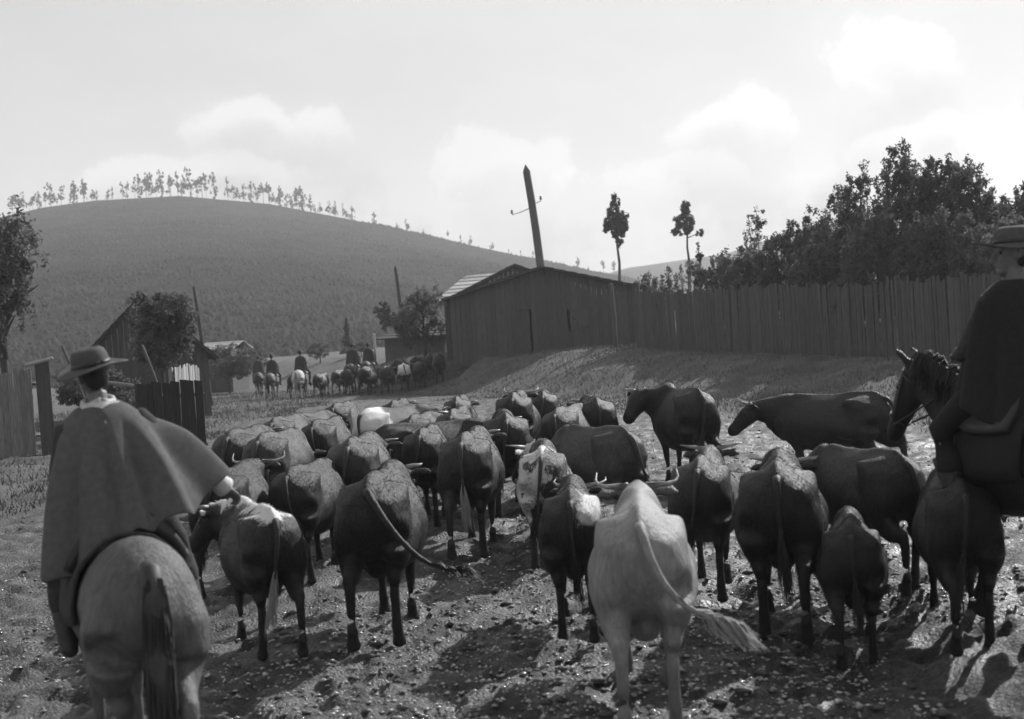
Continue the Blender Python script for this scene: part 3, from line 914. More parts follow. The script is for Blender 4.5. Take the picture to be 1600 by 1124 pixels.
# two stub posts at the far end of the fence
for px, py0, d, lab in ((956, 444, 41.5, 'thin stub of a post above the right eave of the house'), (995, 442, 40.6, 'thick stub of a post at the far end of the board fence')):
    t = P(px, py0, d); b = gz(t.x, d * K)
    mb = MB(); w = 0.10 if px < 970 else 0.15
    mb.tube([(0, 0, -0.4), (0.01, 0, (t.z - b) * 0.5), (-0.04, 0, t.z - b)], [w, w * 0.97, w * 0.9], n=9)
    o = mb.obj('stub_post', M['wood_dark'], None); o.location = (t.x, d * K, b); tag(o, lab, 'post')

def gable_house(name, c, rz, W, D, eave, ridge, label, wallmat, roofmat, overhang=0.35, plank_w=0.24, door=None, windows=(), roof_rows=9, seed=5, base=-0.5):
    """gable end faces local -Y; origin in the middle of the front wall's foot"""
    root = empty(name, c, rz)
    tag(root, label, 'house')
    random.seed(seed)
    n = int(round(W / plank_w)); pw = W / n
    for i in range(n):
        x = -W / 2 + (i + 0.5) * pw
        def top(xx): return eave + (ridge - eave) * (1 - abs(xx) / (W / 2)) - 0.03
        skip = None
        for (x0, x1, z0, z1) in list(windows) + ([door] if door else []):
            if x0 < x < x1: skip = (z0, z1)
        x0, x1 = x - pw / 2 + .006, x + pw / 2 - .006
        yj = random.uniform(-.012, .0)
        def piece(z0, z1a, z1b):
            mb = MB()
            vs = [(x0, yj, z0), (x1, yj, z0), (x1, yj + .03, z0), (x0, yj + .03, z0), (x0, yj, z1a), (x1, yj, z1b), (x1, yj + .03, z1b), (x0, yj + .03, z1a)]
            mb.add(vs, ((0,3,2,1),(4,5,6,7),(0,1,5,4),(1,2,6,5),(2,3,7,6),(3,0,4,7)))
            mb.obj('plank', M[wallmat], root)
        if skip:
            if skip[0] > 0.05: piece(base, skip[0], skip[0])
            piece(skip[1], top(x0), top(x1))
        else: piece(base, top(x0), top(x1))
    # the inner shell: side and back walls
    mb = MB()
    mb.box(-W / 2 + .02, -W / 2 + .10, 0.05, D, base, eave - 0.02); mb.box(W / 2 - .10, W / 2 - .02, 0.05, D, base, eave - 0.02)
    mb.box(-W / 2 + .12, W / 2 - .12, D - 0.1, D, base, eave - 0.02)
    mb.obj('wall', M[wallmat], root)
    if door:
        x0, x1, z0, z1 = door
        mb = MB(); mb.box(x0 + .01, x1 - .01, 0.05, 0.09, base, z1 - .02); dr = mb.obj('door', M[wallmat], root)
        mb = MB(); mb.ball((x1 - 0.12, 0.03, 1.0), 0.03); mb.obj('handle', M['iron'], dr, True)
    for (x0, x1, z0, z1) in windows:
        mb = MB()
        for (a0, a1, b0, b1) in ((x0, x1, z1 - .07, z1), (x0, x1, z0, z0 + .07), (x0, x0 + .07, z0 + .07, z1 - .07), (x1 - .07, x1, z0 + .07, z1 - .07)):
            mb.box(a0, a1, -0.03, 0.05, b0, b1)
        wn = mb.obj('window', M[wallmat], root)
        mb = MB(); mb.box(x0 + .07, x1 - .07, 0.02, 0.03, z0 + .07, z1 - .07); mb.obj('pane', M['window_dark'], wn)
    # roof: two slopes of overlapping board courses on a deck
    for s in (-1, 1):
        run = W / 2 + overhang; rise = (ridge - eave) / (W / 2) * run
        sl = math.atan2(rise, run); Ls = math.hypot(run, rise)
        T = Matrix.Translation((0, -overhang, ridge + 0.05)) @ Matrix.Rotation(s * sl, 4, 'Y')
        mb = MB(); mb.box(0.0 if s > 0 else -Ls, Ls if s > 0 else 0.0, 0, D + 2 * overhang, -0.06, 0.0, T)
        rf = mb.obj('roof', M[roofmat], root)
        cl = Ls / roof_rows
        for q in range(roof_rows):
            mb = MB(); y = 0.0
            x0, x1 = q * cl, (q + 1) * cl + 0.04
            T2 = T @ Matrix.Translation((s * x0, 0, 0.012)) @ Matrix.Rotation(-s * 0.035, 4, 'Y')
            tilt = T @ Matrix.Translation((s * x0, 0, 0.006))
            ww = random.uniform(-.02, .02)
            a0, a1 = (0, x1 - x0) if s > 0 else (-(x1 - x0), 0)
            tl = Matrix.Rotation(-s * 0.05, 4, 'Y')
            mb.box(a0, a1, -0.02 + ww, D + 2 * overhang + ww, 0.0, 0.022, tilt @ tl)
            mb.obj('shingle_course', M[roofmat], rf)
    return root

# the dark gabled house in the middle and the house behind it with a sunlit roof
cH = P(846, 548, 45.5); zH = gz(cH.x, 45.5 * K)
pk = P(846, 419, 45.5)
gable_house('gabled_house', (pk.x, 45.5 * K, zH), R(-2), 8.9, 9.0, 4.3 - zH + 0.05, pk.z - zH, 'dark gabled plank house on the bank, in front of the tall post', 'wood_dark', 'shingle_dark',
            door=(-1.6, -0.7, 0.0, 2.0), windows=((1.2, 2.1, 0.9, 1.9),), seed=8)
# rear house: ridge runs right and nearer
b0 = P(690, 470, 52); b1 = P(735, 431, 54.9)
run_dir = Vector((b1.x - b0.x, b1.y - b0.y, 0)); rn = run_dir.length
def side_house(name, eave_pt, ridge_pt, length, label, wallmat, roofmat, ground, seed=4, rows=8):
    """long side towards the camera: the slope from eave to ridge is seen; both slopes are built"""
    e, r = Vector(eave_pt), Vector(ridge_pt)
    d = Vector((r.x - e.x, r.y - e.y, 0)); run = d.length; d.normalize()
    along = Vector((d.y, -d.x, 0))
    root = empty(name, (e.x, e.y, ground), math.atan2(along.y, along.x)); tag(root, label, 'house')
    ez, rz_ = e.z - ground, r.z - ground; D = 2 * run
    random.seed(seed)
    n = int(length / 0.25); pw = length / n
    for i in range(n):
        mb = MB(); mb.box(i * pw + .006, (i + 1) * pw - .006, 0.3 + random.uniform(-.01, .01), 0.33, -0.6, ez - 0.02); mb.obj('plank', M[wallmat], root)
    m2 = int((D - 0.7) / 0.25); pw = (D - 0.7) / m2
    for i in range(m2):
        y0, y1 = 0.35 + i * pw + .006, 0.35 + (i + 1) * pw - .006
        t = lambda y: ez + (rz_ - ez) * (1 - abs(y - run) / run) - 0.05
        mb = MB(); x0 = 0.05 + random.uniform(-.01, .01)
        vs = [(x0, y0, -.6), (x0 + .03, y0, -.6), (x0 + .03, y1, -.6), (x0, y1, -.6), (x0, y0, t(y0)), (x0 + .03, y0, t(y0)), (x0 + .03, y1, t(y1)), (x0, y1, t(y1))]
        mb.add(vs, ((0,3,2,1),(4,5,6,7),(0,1,5,4),(1,2,6,5),(2,3,7,6),(3,0,4,7))); mb.obj('plank', M[wallmat], root)
    mb = MB(); mb.box(length - .1, length - .04, 0.4, D - .3, -.6, ez - .02); mb.box(0.1, length - .12, D - .32, D - .25, -.6, ez - .02); mb.obj('wall', M[wallmat], root)
    for s in (0, 1):
        ang = math.atan2(rz_ - ez, run); Ls = math.hypot(run, rz_ - ez) + 0.05
        T = (Matrix.Translation((0, 0, ez)) @ Matrix.Rotation(ang, 4, 'X')) if s == 0 else (Matrix.Translation((0, D, ez)) @ Matrix.Rotation(-ang, 4, 'X') @ Matrix.Scale(-1, 4, (0, 1, 0)))
        mb = MB(); mb.box(-.25, length + .25, -0.2, Ls, 0, 0.05, T); rf = mb.obj('roof', M[roofmat], root)
        cl = (Ls + 0.2) / rows
        for q in range(rows):
            T2 = T @ Matrix.Translation((0, -0.22 + q * cl, 0.056)) @ Matrix.Rotation(-0.05, 4, 'X') if s == 0 else T @ Matrix.Translation((0, -0.22 + q * cl, 0.056)) @ Matrix.Rotation(-0.05, 4, 'X')
            mb = MB(); j = random.uniform(-.04, .04); mb.box(-.27 + j, length + .27 + j, 0, cl + .04, 0.012, 0.035, T2); mb.obj('shingle_course', M[roofmat], rf)
    return root
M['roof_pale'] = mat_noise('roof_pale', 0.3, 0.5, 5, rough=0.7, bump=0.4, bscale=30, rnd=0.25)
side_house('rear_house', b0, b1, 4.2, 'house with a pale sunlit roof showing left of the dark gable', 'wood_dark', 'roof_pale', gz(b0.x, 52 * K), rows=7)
# second dark gable just behind, its peak left of the post
pk2 = P(804, 415, 50.2); z2 = gz(pk2.x, 50.2 * K)
gable_house('gabled_shed', (pk2.x, 50.2 * K, z2), R(2), 7.0, 3.0, P(690, 468, 50.2).z - z2, pk2.z - z2, 'dark gable peak just left of and behind the main gabled house', 'wood_dark', 'shingle_dark', seed=9)
# low shed further left
e0, r0 = P(596, 530, 58), P(640, 506, 60.1)
side_house('low_shed', e0, r0, 4.2, 'low grey shed between the far herd and the dark round tree', 'wood_dark', 'shingle_dark', gz(e0.x, 58 * K), seed=6, rows=6)
t_ = P(584, 522, 55); mb = MB(); zb = gz(t_.x, 55 * K); mb.tube([(0.05, 0, -.3), (0, 0, t_.z - zb)], [0.09, 0.08], n=7)
o = mb.obj('gate_post', M['wood_pale'], None); o.location = (t_.x, 55 * K, zb); tag(o, 'short pale post at the left corner of the low shed', 'post')

# the barn on the left, gable towards the road, with sunlit boards at its right
pkL = P(222, 462, 36.5); zL = gz(pkL.x, 36.5 * K)
gable_house('left_barn', (pkL.x, 36.5 * K, zL), R(16), 4.6, 7.0, P(300, 540, 36.5).z - zL - 0.25, pkL.z - zL, 'dark steep-roofed barn on the left behind the rider\'s hat', 'wood_dark', 'shingle_dark', seed=12, plank_w=0.22)
pa = P(274, 588, 34.0); pb = P(312, 585, 36.0)
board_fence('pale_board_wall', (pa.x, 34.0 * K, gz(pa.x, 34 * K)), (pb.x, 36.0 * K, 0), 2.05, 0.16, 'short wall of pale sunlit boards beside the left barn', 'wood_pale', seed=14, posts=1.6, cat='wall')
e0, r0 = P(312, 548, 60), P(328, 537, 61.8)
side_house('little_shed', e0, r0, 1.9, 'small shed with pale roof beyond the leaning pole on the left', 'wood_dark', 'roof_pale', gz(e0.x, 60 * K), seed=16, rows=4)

# near yard fence on the left and the dark plank wall
a = P(-40, 720, 24); b = P(66, 712, 24.6)
board_fence('yard_fence', (a.x, 24 * K, gz(a.x, 24 * K)), (b.x, 24.6 * K, 0), 2.3, 0.17, 'weathered grey board fence at the left edge behind the rider', 'wood_grey', gap=-0.02, seed=21)
b = P(77, 712, 24.4); zb = gz(b.x, 24.4 * K)
mb = MB(); mb.box(-.17, .17, -.15, .15, -.4, 2.42); o = mb.obj('gate_post', M['wood_dark'], None); o.location = (b.x, 24.4 * K, zb); o.rotation_euler = (0, R(-1), R(20))
tag(o, 'thick dark gate post at the right end of the yard fence', 'post')
a = P(222, 720, 20); b = P(326, 700, 20.6)
board_fence('plank_wall', (a.x, 20 * K, gz(a.x, 20 * K)), (b.x, 20.6 * K, 0), 1.85, 0.2, 'dark plank wall beside the rider\'s shoulder on the left', 'wood_black', seed=22, cat='wall', wobble=0.015, gap=-0.02)
# leaning sticks and a rail of the yard
def stick(p0, p1, r, name, label, cat, mat='wood_dark', ground=False, tip=None):
    p0, p1 = Vector(p0), Vector(p1)
    if ground:
        zg = gz(p0.x, p0.y); k = (p0.z - zg + 0.3) / (p1.z - p0.z); p0 = p0 - (p1 - p0) * k
    mb = MB(); d = p1 - p0
    pts = [d * (t / 6) + Vector((math.sin(t * 1.7) * r * 0.12, 0, 0)) * (1 if 0 < t < 6 else 0) for t in range(7)]
    rr = [r * (1.08 - 0.2 * t / 6) for t in range(7)]
    if tip: pts.append(d + d.normalized() * tip); rr.append(r * 0.06)
    mb.tube(pts, rr, n=9)
    o = mb.obj(name, M[mat], None, True); o.location = p0; tag(o, label, cat); return o
stick(P(122, 600, 26), P(97, 541, 26.2), 0.045, 'leaning_stick', 'thin leaning stick left of the rider\'s hat', 'stick', ground=True)
stick(P(244, 598, 25), P(222, 540, 25.2), 0.05, 'leaning_stick', 'thin leaning stick just right of the rider\'s hat', 'stick', ground=True)
stick(P(84, 588, 25), P(232, 606, 23.5), 0.05, 'fence_rail', 'fallen sloping rail between gate post and plank wall', 'rail', 'wood_grey')
stick(P(40, 571, 24.2), P(82, 560, 24.2), 0.05, 'fence_rail', 'short pale rail laid over the yard fence top', 'rail', 'wood_pale')
# poles
stick(P(325, 597, 44), P(303, 449, 44), 0.085, 'leaning_pole', 'thin leaning pole standing alone on the left of the road', 'pole', ground=True)
stick(P(630, 512, 60), P(618, 421, 60), 0.125, 'leaning_pole', 'thin leaning pole behind the dark round tree', 'pole', ground=True, tip=0.25)
PD = 58.5
b = P(866, 549, PD); t = P(822.5, 268, PD)
tp = stick((b.x, PD * K, b.z), (t.x, PD * K, t.z), 0.26, 'tall_post', 'tall thick leaning post with pointed top rising above the gabled house roof', 'post', ground=True, tip=0.42)
# iron brackets with insulators on the tall post
inv = tp.location
for (x0, y0, x1, y1) in ((826, 325, 800, 336), (828, 319, 845, 314)):
    a = P(x0 + 3, y0, PD - .1) - inv; c = P(x1, y1, PD - .15) - inv
    mb = MB(); mb.tube([a, a.lerp(c, .6) + Vector((0, 0, -.04)), c, c + Vector((0, 0, .12))], [.028, .022, .022, .02], n=6); br = mb.obj('bracket', M['iron'], tp)
    mb = MB(); mb.tube([c + Vector((0, 0, .08)), c + Vector((0, 0, .16)), c + Vector((0, 0, .2)), c + Vector((0, 0, .28))], [.07, .075, .055, .06], n=8); mb.obj('insulator', M['glassware'], br, True)
# ------------------------------------------------------------------ cattle
def cow_body(name, gait=0, poll=(0, 2.06, 1.14), yaw=0.0, pitch=-48.0, voxel=0.02, fat=1.0, udder=True, neck=1.0, hump=False, hk=1.1):
    """stands on z=0, looks along +Y, tail head at y=0; returns mesh and the frame of its head"""
    mb = MB()
    st = [(-0.045, 1.10, .07, .09, 0), (0.0, 1.07, .165, .19, .1), (0.10, 1.02, .225, .265, .2), (0.25, .98, .255, .315, .3), (0.42, .945, .28, .35, .36),
          (0.6, .905, .32, .38, .42), (0.8, .87, .36, .41, .42), (1.0, .86, .365, .415, .4), (1.2, .88, .33, .405, .4), (1.4, .92, .27, .38, .42), (1.55, .95, .225, .34, .4),
          (1.68, .97, .16, .255, .25), (1.76, .97, .09, .16, .1)]
    mb.tube([(0, y, z) for y, z, *_ in st], [w * fat for _, _, w, *_ in st], [q for *_, q, _ in st], n=20, egg=[e for *_, e in st])
    # backbone, hook bones, pin bones, withers, ribs' spring
    mb.tube([(0, -.02, 1.20), (0, .15, 1.275), (0, .45, 1.285), (0, .8, 1.255), (0, 1.1, 1.26), (0, 1.4, 1.285), (0, 1.6, 1.22)], [.035, .045, .05, .045, .045, .06, .07], [.045, .05, .05, .045, .05, .05, .06], n=8)
    for s in (-1, 1):
        mb.ball((s * .225 * fat, .43, 1.185), (.06, .10, .055))
        mb.tube([(s * .225 * fat, .43, 1.18), (s * .12, .24, 1.2), (s * .04, .04, 1.18)], [.05, .06, .04], n=8)
        mb.ball((s * .115, .01, 1.10), (.05, .06, .06))
        mb.tube([(s * .22 * fat, .43, 1.15), (s * .19, .2, 1.06), (s * .13, .02, 1.04)], [.07, .10, .07], [.08, .13, .10], n=8)
        mb.tube([(s * .25 * fat, .62, .84), (s * .235 * fat, .46, .80), (s * .21, .30, .74)], [.10, .11, .10], [.14, .16, .13], n=10)   # flank fold
        mb.tube([(s * .2, .42, 1.08), (s * .2, .30, .95), (s * .19, .2, .84)], [.08, .09, .1], [.14, .18, .18], n=10)
        # hind leg
        fo = (0.20 if s * gait > 0 else -0.16) if gait else 0.0
        lift = 0.05 if s * gait < 0 else 0.0
        mb.tube([(s * .13, .22, 1.04), (s * .17, .20, .90), (s * .185, .19, .77), (s * .175, .20 + fo * .15, .66), (s * .16, .12 + fo * .45, .575), (s * .15, .0 + fo * .75, .50 + lift),
                 (s * .147, .0 + fo * .85, .42 + lift), (s * .147, .015 + fo * .92, .27 + lift), (s * .147, .02 + fo, .14 + lift), (s * .147, .05 + fo, .075 + lift)],
                [.135, .14, .13, .10, .07, .052, .043, .038, .048, .044], [.19, .23, .215, .16, .10, .07, .052, .042, .05, .047], n=14)
        mb.tube([(s * .15, .045 + fo, .085 + lift), (s * .152, .065 + fo, .004 + lift)], [.046, .062], [.05, .07], n=12)
        # fore leg
        ff = (-0.18 if s * gait > 0 else 0.18) if gait else 0.0
        mb.tube([(s * .14, 1.52, 1.08), (s * .185, 1.5, .92), (s * .185, 1.46, .76), (s * .165, 1.42 + ff * .3, .62), (s * .15, 1.43 + ff * .55, .50), (s * .145, 1.44 + ff * .7, .42),
                 (s * .143, 1.43 + ff * .85, .27), (s * .143, 1.44 + ff, .13), (s * .143, 1.465 + ff, .07)],
                [.08, .10, .09, .065, .05, .052, .034, .045, .04], [.13, .19, .15, .09, .062, .058, .04, .05, .045], n=12)
        mb.tube([(s * .145, 1.46 + ff, .085), (s * .147, 1.48 + ff, .004)], [.046, .062], [.05, .07], n=12)
    if udder: mb.ball((0, .42, .58), (.11, .16, .10))
    # neck and dewlap
    pl = Vector(poll); base = Vector((0, 1.5, 1.06))
    mid = base.lerp(pl, 0.5) + Vector((0, .02, -.01))
    mb.tube([base, base.lerp(mid, .55), mid, mid.lerp(pl, .6), pl], [q * neck for q in (.19, .165, .14, .12, .105)], [q * neck for q in (.28, .26, .22, .18, .13)], n=14)
    if hump: mb.ball((0, 1.5, 1.25), (.14, .26, .14))
    mb.tube([(0, 1.62, .72), (0, 1.8, .82), tuple(mid.lerp(pl, .3) + Vector((0, 0, -.2)))], [.05, .04, .03], [.14, .12, .06], n=8)
    # head
    Mh = Matrix.Translation(pl) @ Matrix.Rotation(R(yaw), 4, 'Z') @ Matrix.Rotation(R(pitch), 4, 'X')
    hp = [(0, -.06, .0), (0, .03, .0), (0, .12, -.01), (0, .24, -.02), (0, .36, -.035), (0, .44, -.045), (0, .485, -.05)]
    mb.tube([Mh @ Vector(p) for p in hp], [q * hk for q in (.085, .115, .118, .095, .078, .085, .06)], [q * hk for q in (.085, .115, .125, .105, .085, .08, .055)], n=14, ref=tuple(Mh.to_3x3() @ Vector((1, 0, 0))))
    mb.ball(Mh @ Vector((0, -.01, .085)), .065)
    for s in (-1, 1):
        mb.ball(Mh @ Vector((s * .1, .12, .045)), .035)
        mb.tube([Mh @ Vector(p) for p in ((s * .09, .0, .03), (s * .17, -.02, .035), (s * .25, -.035, .02), (s * .31, -.04, -.005))], [.028, .02, .02, .01], [.03, .055, .06, .02], n=8, ref=tuple(Mh.to_3x3() @ Vector((0, 1, 0))))
    me = mb.remeshed(name, voxel, 7, 0.5)
    relax(me, int(26 * (.02 / voxel) ** 2), lambda c: sstep(.62, .82, c[:, 2]) * (1 - sstep(1.5, 1.7, c[:, 1])) * (1 - .5 * sstep(1.24, 1.3, c[:, 2])))
    return me, Mh

def relax(me, it, wfun, fac=.5):
    """soften a mesh where wfun is high"""
    nv = len(me.vertices); co = np.empty(nv * 3, np.float32); me.vertices.foreach_get('co', co); co = co.reshape(-1, 3).astype(float)
    ed = np.empty(len(me.edges) * 2, np.int32); me.edges.foreach_get('vertices', ed); ed = ed.reshape(-1, 2)
    deg = np.bincount(ed.ravel(), minlength=nv)[:, None]
    w = wfun(co)[:, None] * fac
    for _ in range(it):
        s_ = np.stack([np.bincount(ed[:, 0], co[ed[:, 1], k], nv) + np.bincount(ed[:, 1], co[ed[:, 0], k], nv) for k in range(3)], -1)
        co = co + (s_ / np.maximum(deg, 1) - co) * w
    me.vertices.foreach_set('co', co.astype(np.float32).ravel()); me.update()

def horn_mesh(style, s, Mh):
    c = {'short': [(.07, -.01, .10), (.14, -.01, .12), (.19, .02, .155), (.20, .05, .20)],
         'wide': [(.07, -.01, .10), (.15, -.01, .10), (.23, .0, .11), (.29, .02, .15), (.31, .04, .21), (.30, .03, .27)],
         'crescent': [(.07, -.01, .10), (.15, -.01, .11), (.24, .02, .15), (.29, .06, .23), (.28, .10, .31)],
         'flat': [(.07, -.01, .10), (.17, -.03, .11), (.27, -.03, .13), (.34, .0, .17)]}[style]
    mb = MB(); n = len(c)
    mb.tube([Mh @ Vector((s * x, y, z)) for x, y, z in c], [.028 - .024 * i / (n - 1) for i in range(n)], n=9)
    return mb.mesh('horn', True)
def bez(p, n=12):
    p = [Vector(q) for q in p]; out = []
    for i in range(n + 1):
        t = i / n; q = list(p)
        while len(q) > 1: q = [q[k].lerp(q[k + 1], t) for k in range(len(q) - 1)]
        out.append(q[0])
    return out
def tail_meshes(ctrl, r=.026, hairs=110, hair_len=.34, spread=.05, seed=0):
    random.seed(seed)
    pts = bez(ctrl); n = len(pts)
    mb = MB(); mb.tube(pts, [r * (1.25 - .85 * i / (n - 1)) for i in range(n)], n=9)
    t = mb.mesh('tail', True)
    hb = MB(); e = pts[-1]; d = (pts[-1] - pts[-3]).normalized()
    for k in range(hairs):
        st = pts[-1 - (k % 4)] + Vector((random.uniform(-1, 1), random.uniform(-1, 1), random.uniform(-1, 1))) * .012
        q = Vector((random.uniform(-1, 1), random.uniform(-1, 1), random.uniform(-1, 1))) * spread
        L_ = hair_len * random.uniform(.6, 1.05); dn = (d * 0.8 + Vector((0, 0, -.35))).normalized()
        hb.tube([st, st + d * L_ * .4 + q * .6, st + dn * L_ * .75 + q, st + dn * L_ + q * 1.1], [.0032, .0036, .0028, .0008], n=3, caps=False)
    return t, hb.mesh('tail_tuft', True)

def fur_mesh(me, n, length, seed=0, width=.0028):
    """short hairs lying back and down over a body, as slim triangles"""
    rs = np.random.RandomState(seed)
    nv = len(me.vertices); co = np.empty(nv * 3, np.float32); me.vertices.foreach_get('co', co); co = co.reshape(-1, 3)
    no = np.empty(nv * 3, np.float32); me.vertices.foreach_get('normal', no); no = no.reshape(-1, 3)
    i = rs.randint(0, nv, n)
    p = co[i] + rs.randn(n, 3) * .008 * 0.7; q = no[i]
    p = p - q * .003
    flow = np.tile(np.array([[0, -.55, -.8]]), (n, 1)) + rs.randn(n, 3) * .45
    flow = flow - q * (flow * q).sum(1, keepdims=True)
    flow /= np.linalg.norm(flow, axis=1, keepdims=True) + 1e-6
    side = np.cross(flow, q); L_ = length * (.5 + rs.rand(n))[:, None]
    L_ = L_ * np.where(p[:, 2:3] < .45, .5, 1)
    tip = p + flow * L_ * .9 + q * L_ * (.18 + .3 * rs.rand(n))[:, None]
    V = np.stack([p - side * width, p + side * width, tip], 1).reshape(-1, 3)
    hm = mesh_np('coat_hair', V, np.arange(n * 3).reshape(n, 3), True)
    hm.normals_split_custom_set_from_vertices(np.repeat(q, 3, axis=0).astype(np.float32))
    return hm
VAR = {}
def variant(key, **kw): VAR[key] = cow_body('cow_' + key, **kw)
variant('a', gait=1)
variant('b', gait=-1, poll=(0.05, 2.06, 1.08), yaw=-8)
variant('low', gait=1, poll=(0.0, 2.08, .90), pitch=-66)
variant('left', gait=-1, poll=(-0.2, 2.0, 1.12), yaw=42, pitch=-38)
variant('right', gait=1, poll=(0.2, 2.0, 1.1), yaw=-45, pitch=-38)
variant('high', gait=-1, poll=(-0.40, 1.60, 1.20), yaw=122, pitch=-36, udder=False, fat=1.06, neck=1.3, hump=True, hk=1.3)
variant('ox', gait=1, poll=(0, 2.02, 1.18), pitch=-40, fat=1.06, udder=False)
variant('horned', gait=1, poll=(0, 2.02, 1.2), pitch=-42)
variant('far', gait=1, voxel=0.035)
variant('far2', gait=-1, voxel=0.035, poll=(.08, 2.0, 1.05), yaw=-25)
EYE = MB(); EYE.ball((0, 0, 0), .022, 8); EYE = EYE.mesh('eye', True)
TAIL_STD = [(0, .0, 1.2), (0, -.13, 1.2), (0, -.12, .9), (.02, -.11, .62)]
COWS = []
_cache = {}
def cow(px, d, head, s, var, tone, label, horn='short', pattern=None, tail=None, tuft='hair_dark', top=None, group='cattle of the near herd', width=1.0, name='cow', sink=0.0, cat='cow', hairs=110, hair_len=.34, spread=.045, lean=0.0, pitch=1.2):
    """px: image column of the rump; d: its distance; head: heading, degrees right of straight away"""
    x = x_at(px, d, 1.15 * s); d = d * K; z = gz(x, d) - sink
    me, Mh = VAR[var]
    if me.materials: pass
    else: me.materials.append(M['coat'])
    o = bpy.data.objects.new(name, me); C.objects.link(o)
    o.location = (x, d, z); o.rotation_euler = (R(-pitch), lean, -R(head)); rv = random.Random(label); width = width * rv.uniform(.88, 1.03)
    o.scale = (s * width, s * rv.uniform(.96, 1.03), s * rv.uniform(.97, 1.02))
    tn = tone if tone > .2 else .6 * min(tone, .055 + max(0, tone - .055) * .22)
    o.color = (tn, tn, tn, 1)
    if pattern:
        o.material_slots[0].link = 'OBJECT'; o.material_slots[0].material = M[pattern]
    if not var.startswith('far') and pattern != 'dark_head':
        if ('fur', var) not in _cache: _cache[('fur', var)] = fur_mesh(me, 26000, .024, len(_cache))
        fu = link('coat_hair', _cache[('fur', var)], M['fur_None'], o); fu.color = o.color
        fu.material_slots[0].link = 'OBJECT'; fu.material_slots[0].material = M['fur_' + str(pattern)]
    k = (var, horn)
    if horn:
        for sd in (-1, 1):
            if (k, sd) not in _cache: _cache[(k, sd)] = horn_mesh(horn, sd, Mh)
            link('horn', _cache[(k, sd)], M['horn'], o)
    for sd in (-1, 1):
        e = link('eye', EYE, M['eye'], o); e.location = Mh @ Vector((sd * .118, .125, .045))
    key = ('tail', str(tail), hairs, hair_len)
    if key not in _cache: _cache[key] = tail_meshes(tail or TAIL_STD, hairs=hairs, hair_len=hair_len, spread=spread, seed=len(_cache))
    t, tf = _cache[key]
    to = link('tail', t, M['coat'], o); to.color = o.color
    tu = link('tail_tuft', tf, None, to)
    if not tf.materials: tf.materials.append(None)
    tu.material_slots[0].link = 'OBJECT'; tu.material_slots[0].material = M[tuft]
    tag(o, label, cat, group)
    COWS.append((label, x, d, head, s, width)); return o

TL = [(0, .0, 1.2), (0, -.14, 1.2), (-.04, -.14, .85), (-.10, -.12, .58)]
TR = [(0, .0, 1.2), (0, -.14, 1.2), (.05, -.15, .85), (.14, -.13, .6)]
SWING = [(0, .0, 1.2), (.02, -.16, 1.22), (.05, -.2, .75), (.30, -.17, .74), (.45, -.12, .68)]
S_SW = [(0, .0, 1.2), (.05, -.15, 1.2), (.22, -.2, .75), (.50, -.2, .58), (.68, -.2, .62)]
cow(1000, 5.2, 5, 1.0, 'horned', 0.205, 'white cow nearest the camera, seen from behind, tail swinging right', 'wide', 'dark_head', SWING, 'hair_light', hairs=260, hair_len=.26, spread=.035, pitch=2.6)
cow(892, 6.9, 3, .84, 'b', 0.035, 'dark cow with a pale patch on its right hip, left of the white cow', 'crescent', 'hip_patch')
cow(846, 9.3, 3, .90, 'left', 0.06, 'dark cow with pale blotched rump, second left of the white cow', 'flat', 'pied', TL)
cow(985, 10.4, -24, .97, 'low', 0.13, 'brown cow with sunlit ridged back beyond the white cow', 'short', None, TR)
cow(1090, 7.75, 12, .90, 'ox', 0.075, 'brown horned cow just right of and beyond the white cow', 'flat', None, TL)
cow(1214, 6.7, 12, .97, 'b', 0.028, 'big dark cow right of the white cow, full rump towards the camera', 'flat', None, TAIL_STD, width=1.05)
cow(1330, 6.2, 13, .72, 'low', 0.03, 'small dark calf on the right in front of the big cows', None, None, TAIL_STD, name='calf', cat='calf')
cow(1420, 7.2, -14, .84, 'low', 0.05, 'dark cow with shining back on the right, behind the calf', 'short', None, TR)
cow(1385, 12.9, -46, .98, 'left', 0.04, 'big dark cow walking left, broadside, below the fence bank', 'crescent', None, TR, width=1.2)
cow(1098, 13.4, -10, 1.08, 'high', 0.03, 'dark heavy bull with head turned left, beyond the middle of the herd', 'short', None, TL, name='bull', cat='bull')
cow(934, 14.2, -2, 1.04, 'a', 0.045, 'dark cow with sunlit hips, rump on, left of the dark bull', 'short', None, TAIL_STD, width=1.08)
cow(866, 13.3, 14, 1.0, 'right', 0.06, 'dark cow with rim-lit rump between two dark cows, far middle', 'crescent', None, TR)
cow(800, 15.6, 4, 1.08, 'ox', 0.025, 'black ox with curved horns showing, far middle, beyond the rump-on dark cow', 'crescent', None, TL, name='ox_animal', cat='ox')
cow(791, 12.2, -2, 1.03, 'b', 0.03, 'dark cow rump on, just right of the cow with pale tail', 'short', None, TL, width=1.05)
cow(720, 10.0, 5, 1.0, 'a', 0.055, 'dark cow with pale tail tip standing clear in the middle of the road', 'short', None, TAIL_STD, 'hair_light', width=1.0)
cow(704, 13.4, 4, 1.0, 'left', 0.075, 'brown cow partly hidden behind the cow with pale tail', 'flat', None, TAIL_STD)
cow(712, 17.0, 2, 1.0, 'b', 0.06, 'brown cow farthest ahead in the middle of the near herd', 'short', None, TR)
cow(640, 14.4, 8, .93, 'right', 0.045, 'dark slim cow with thin tail, between big dark cow and brown ones', 'short', None, TL)
cow(572, 7.1, 2, 1.0, 'a', 0.03, 'big black cow left of the road centre with tail swung right', 'short', None, S_SW, width=1.0, hairs=70, hair_len=.22, spread=.02)
cow(543, 10.3, 2, .98, 'b', 0.10, 'brown sunlit cow right beyond the big black cow', 'short', None, TL, width=1.05)
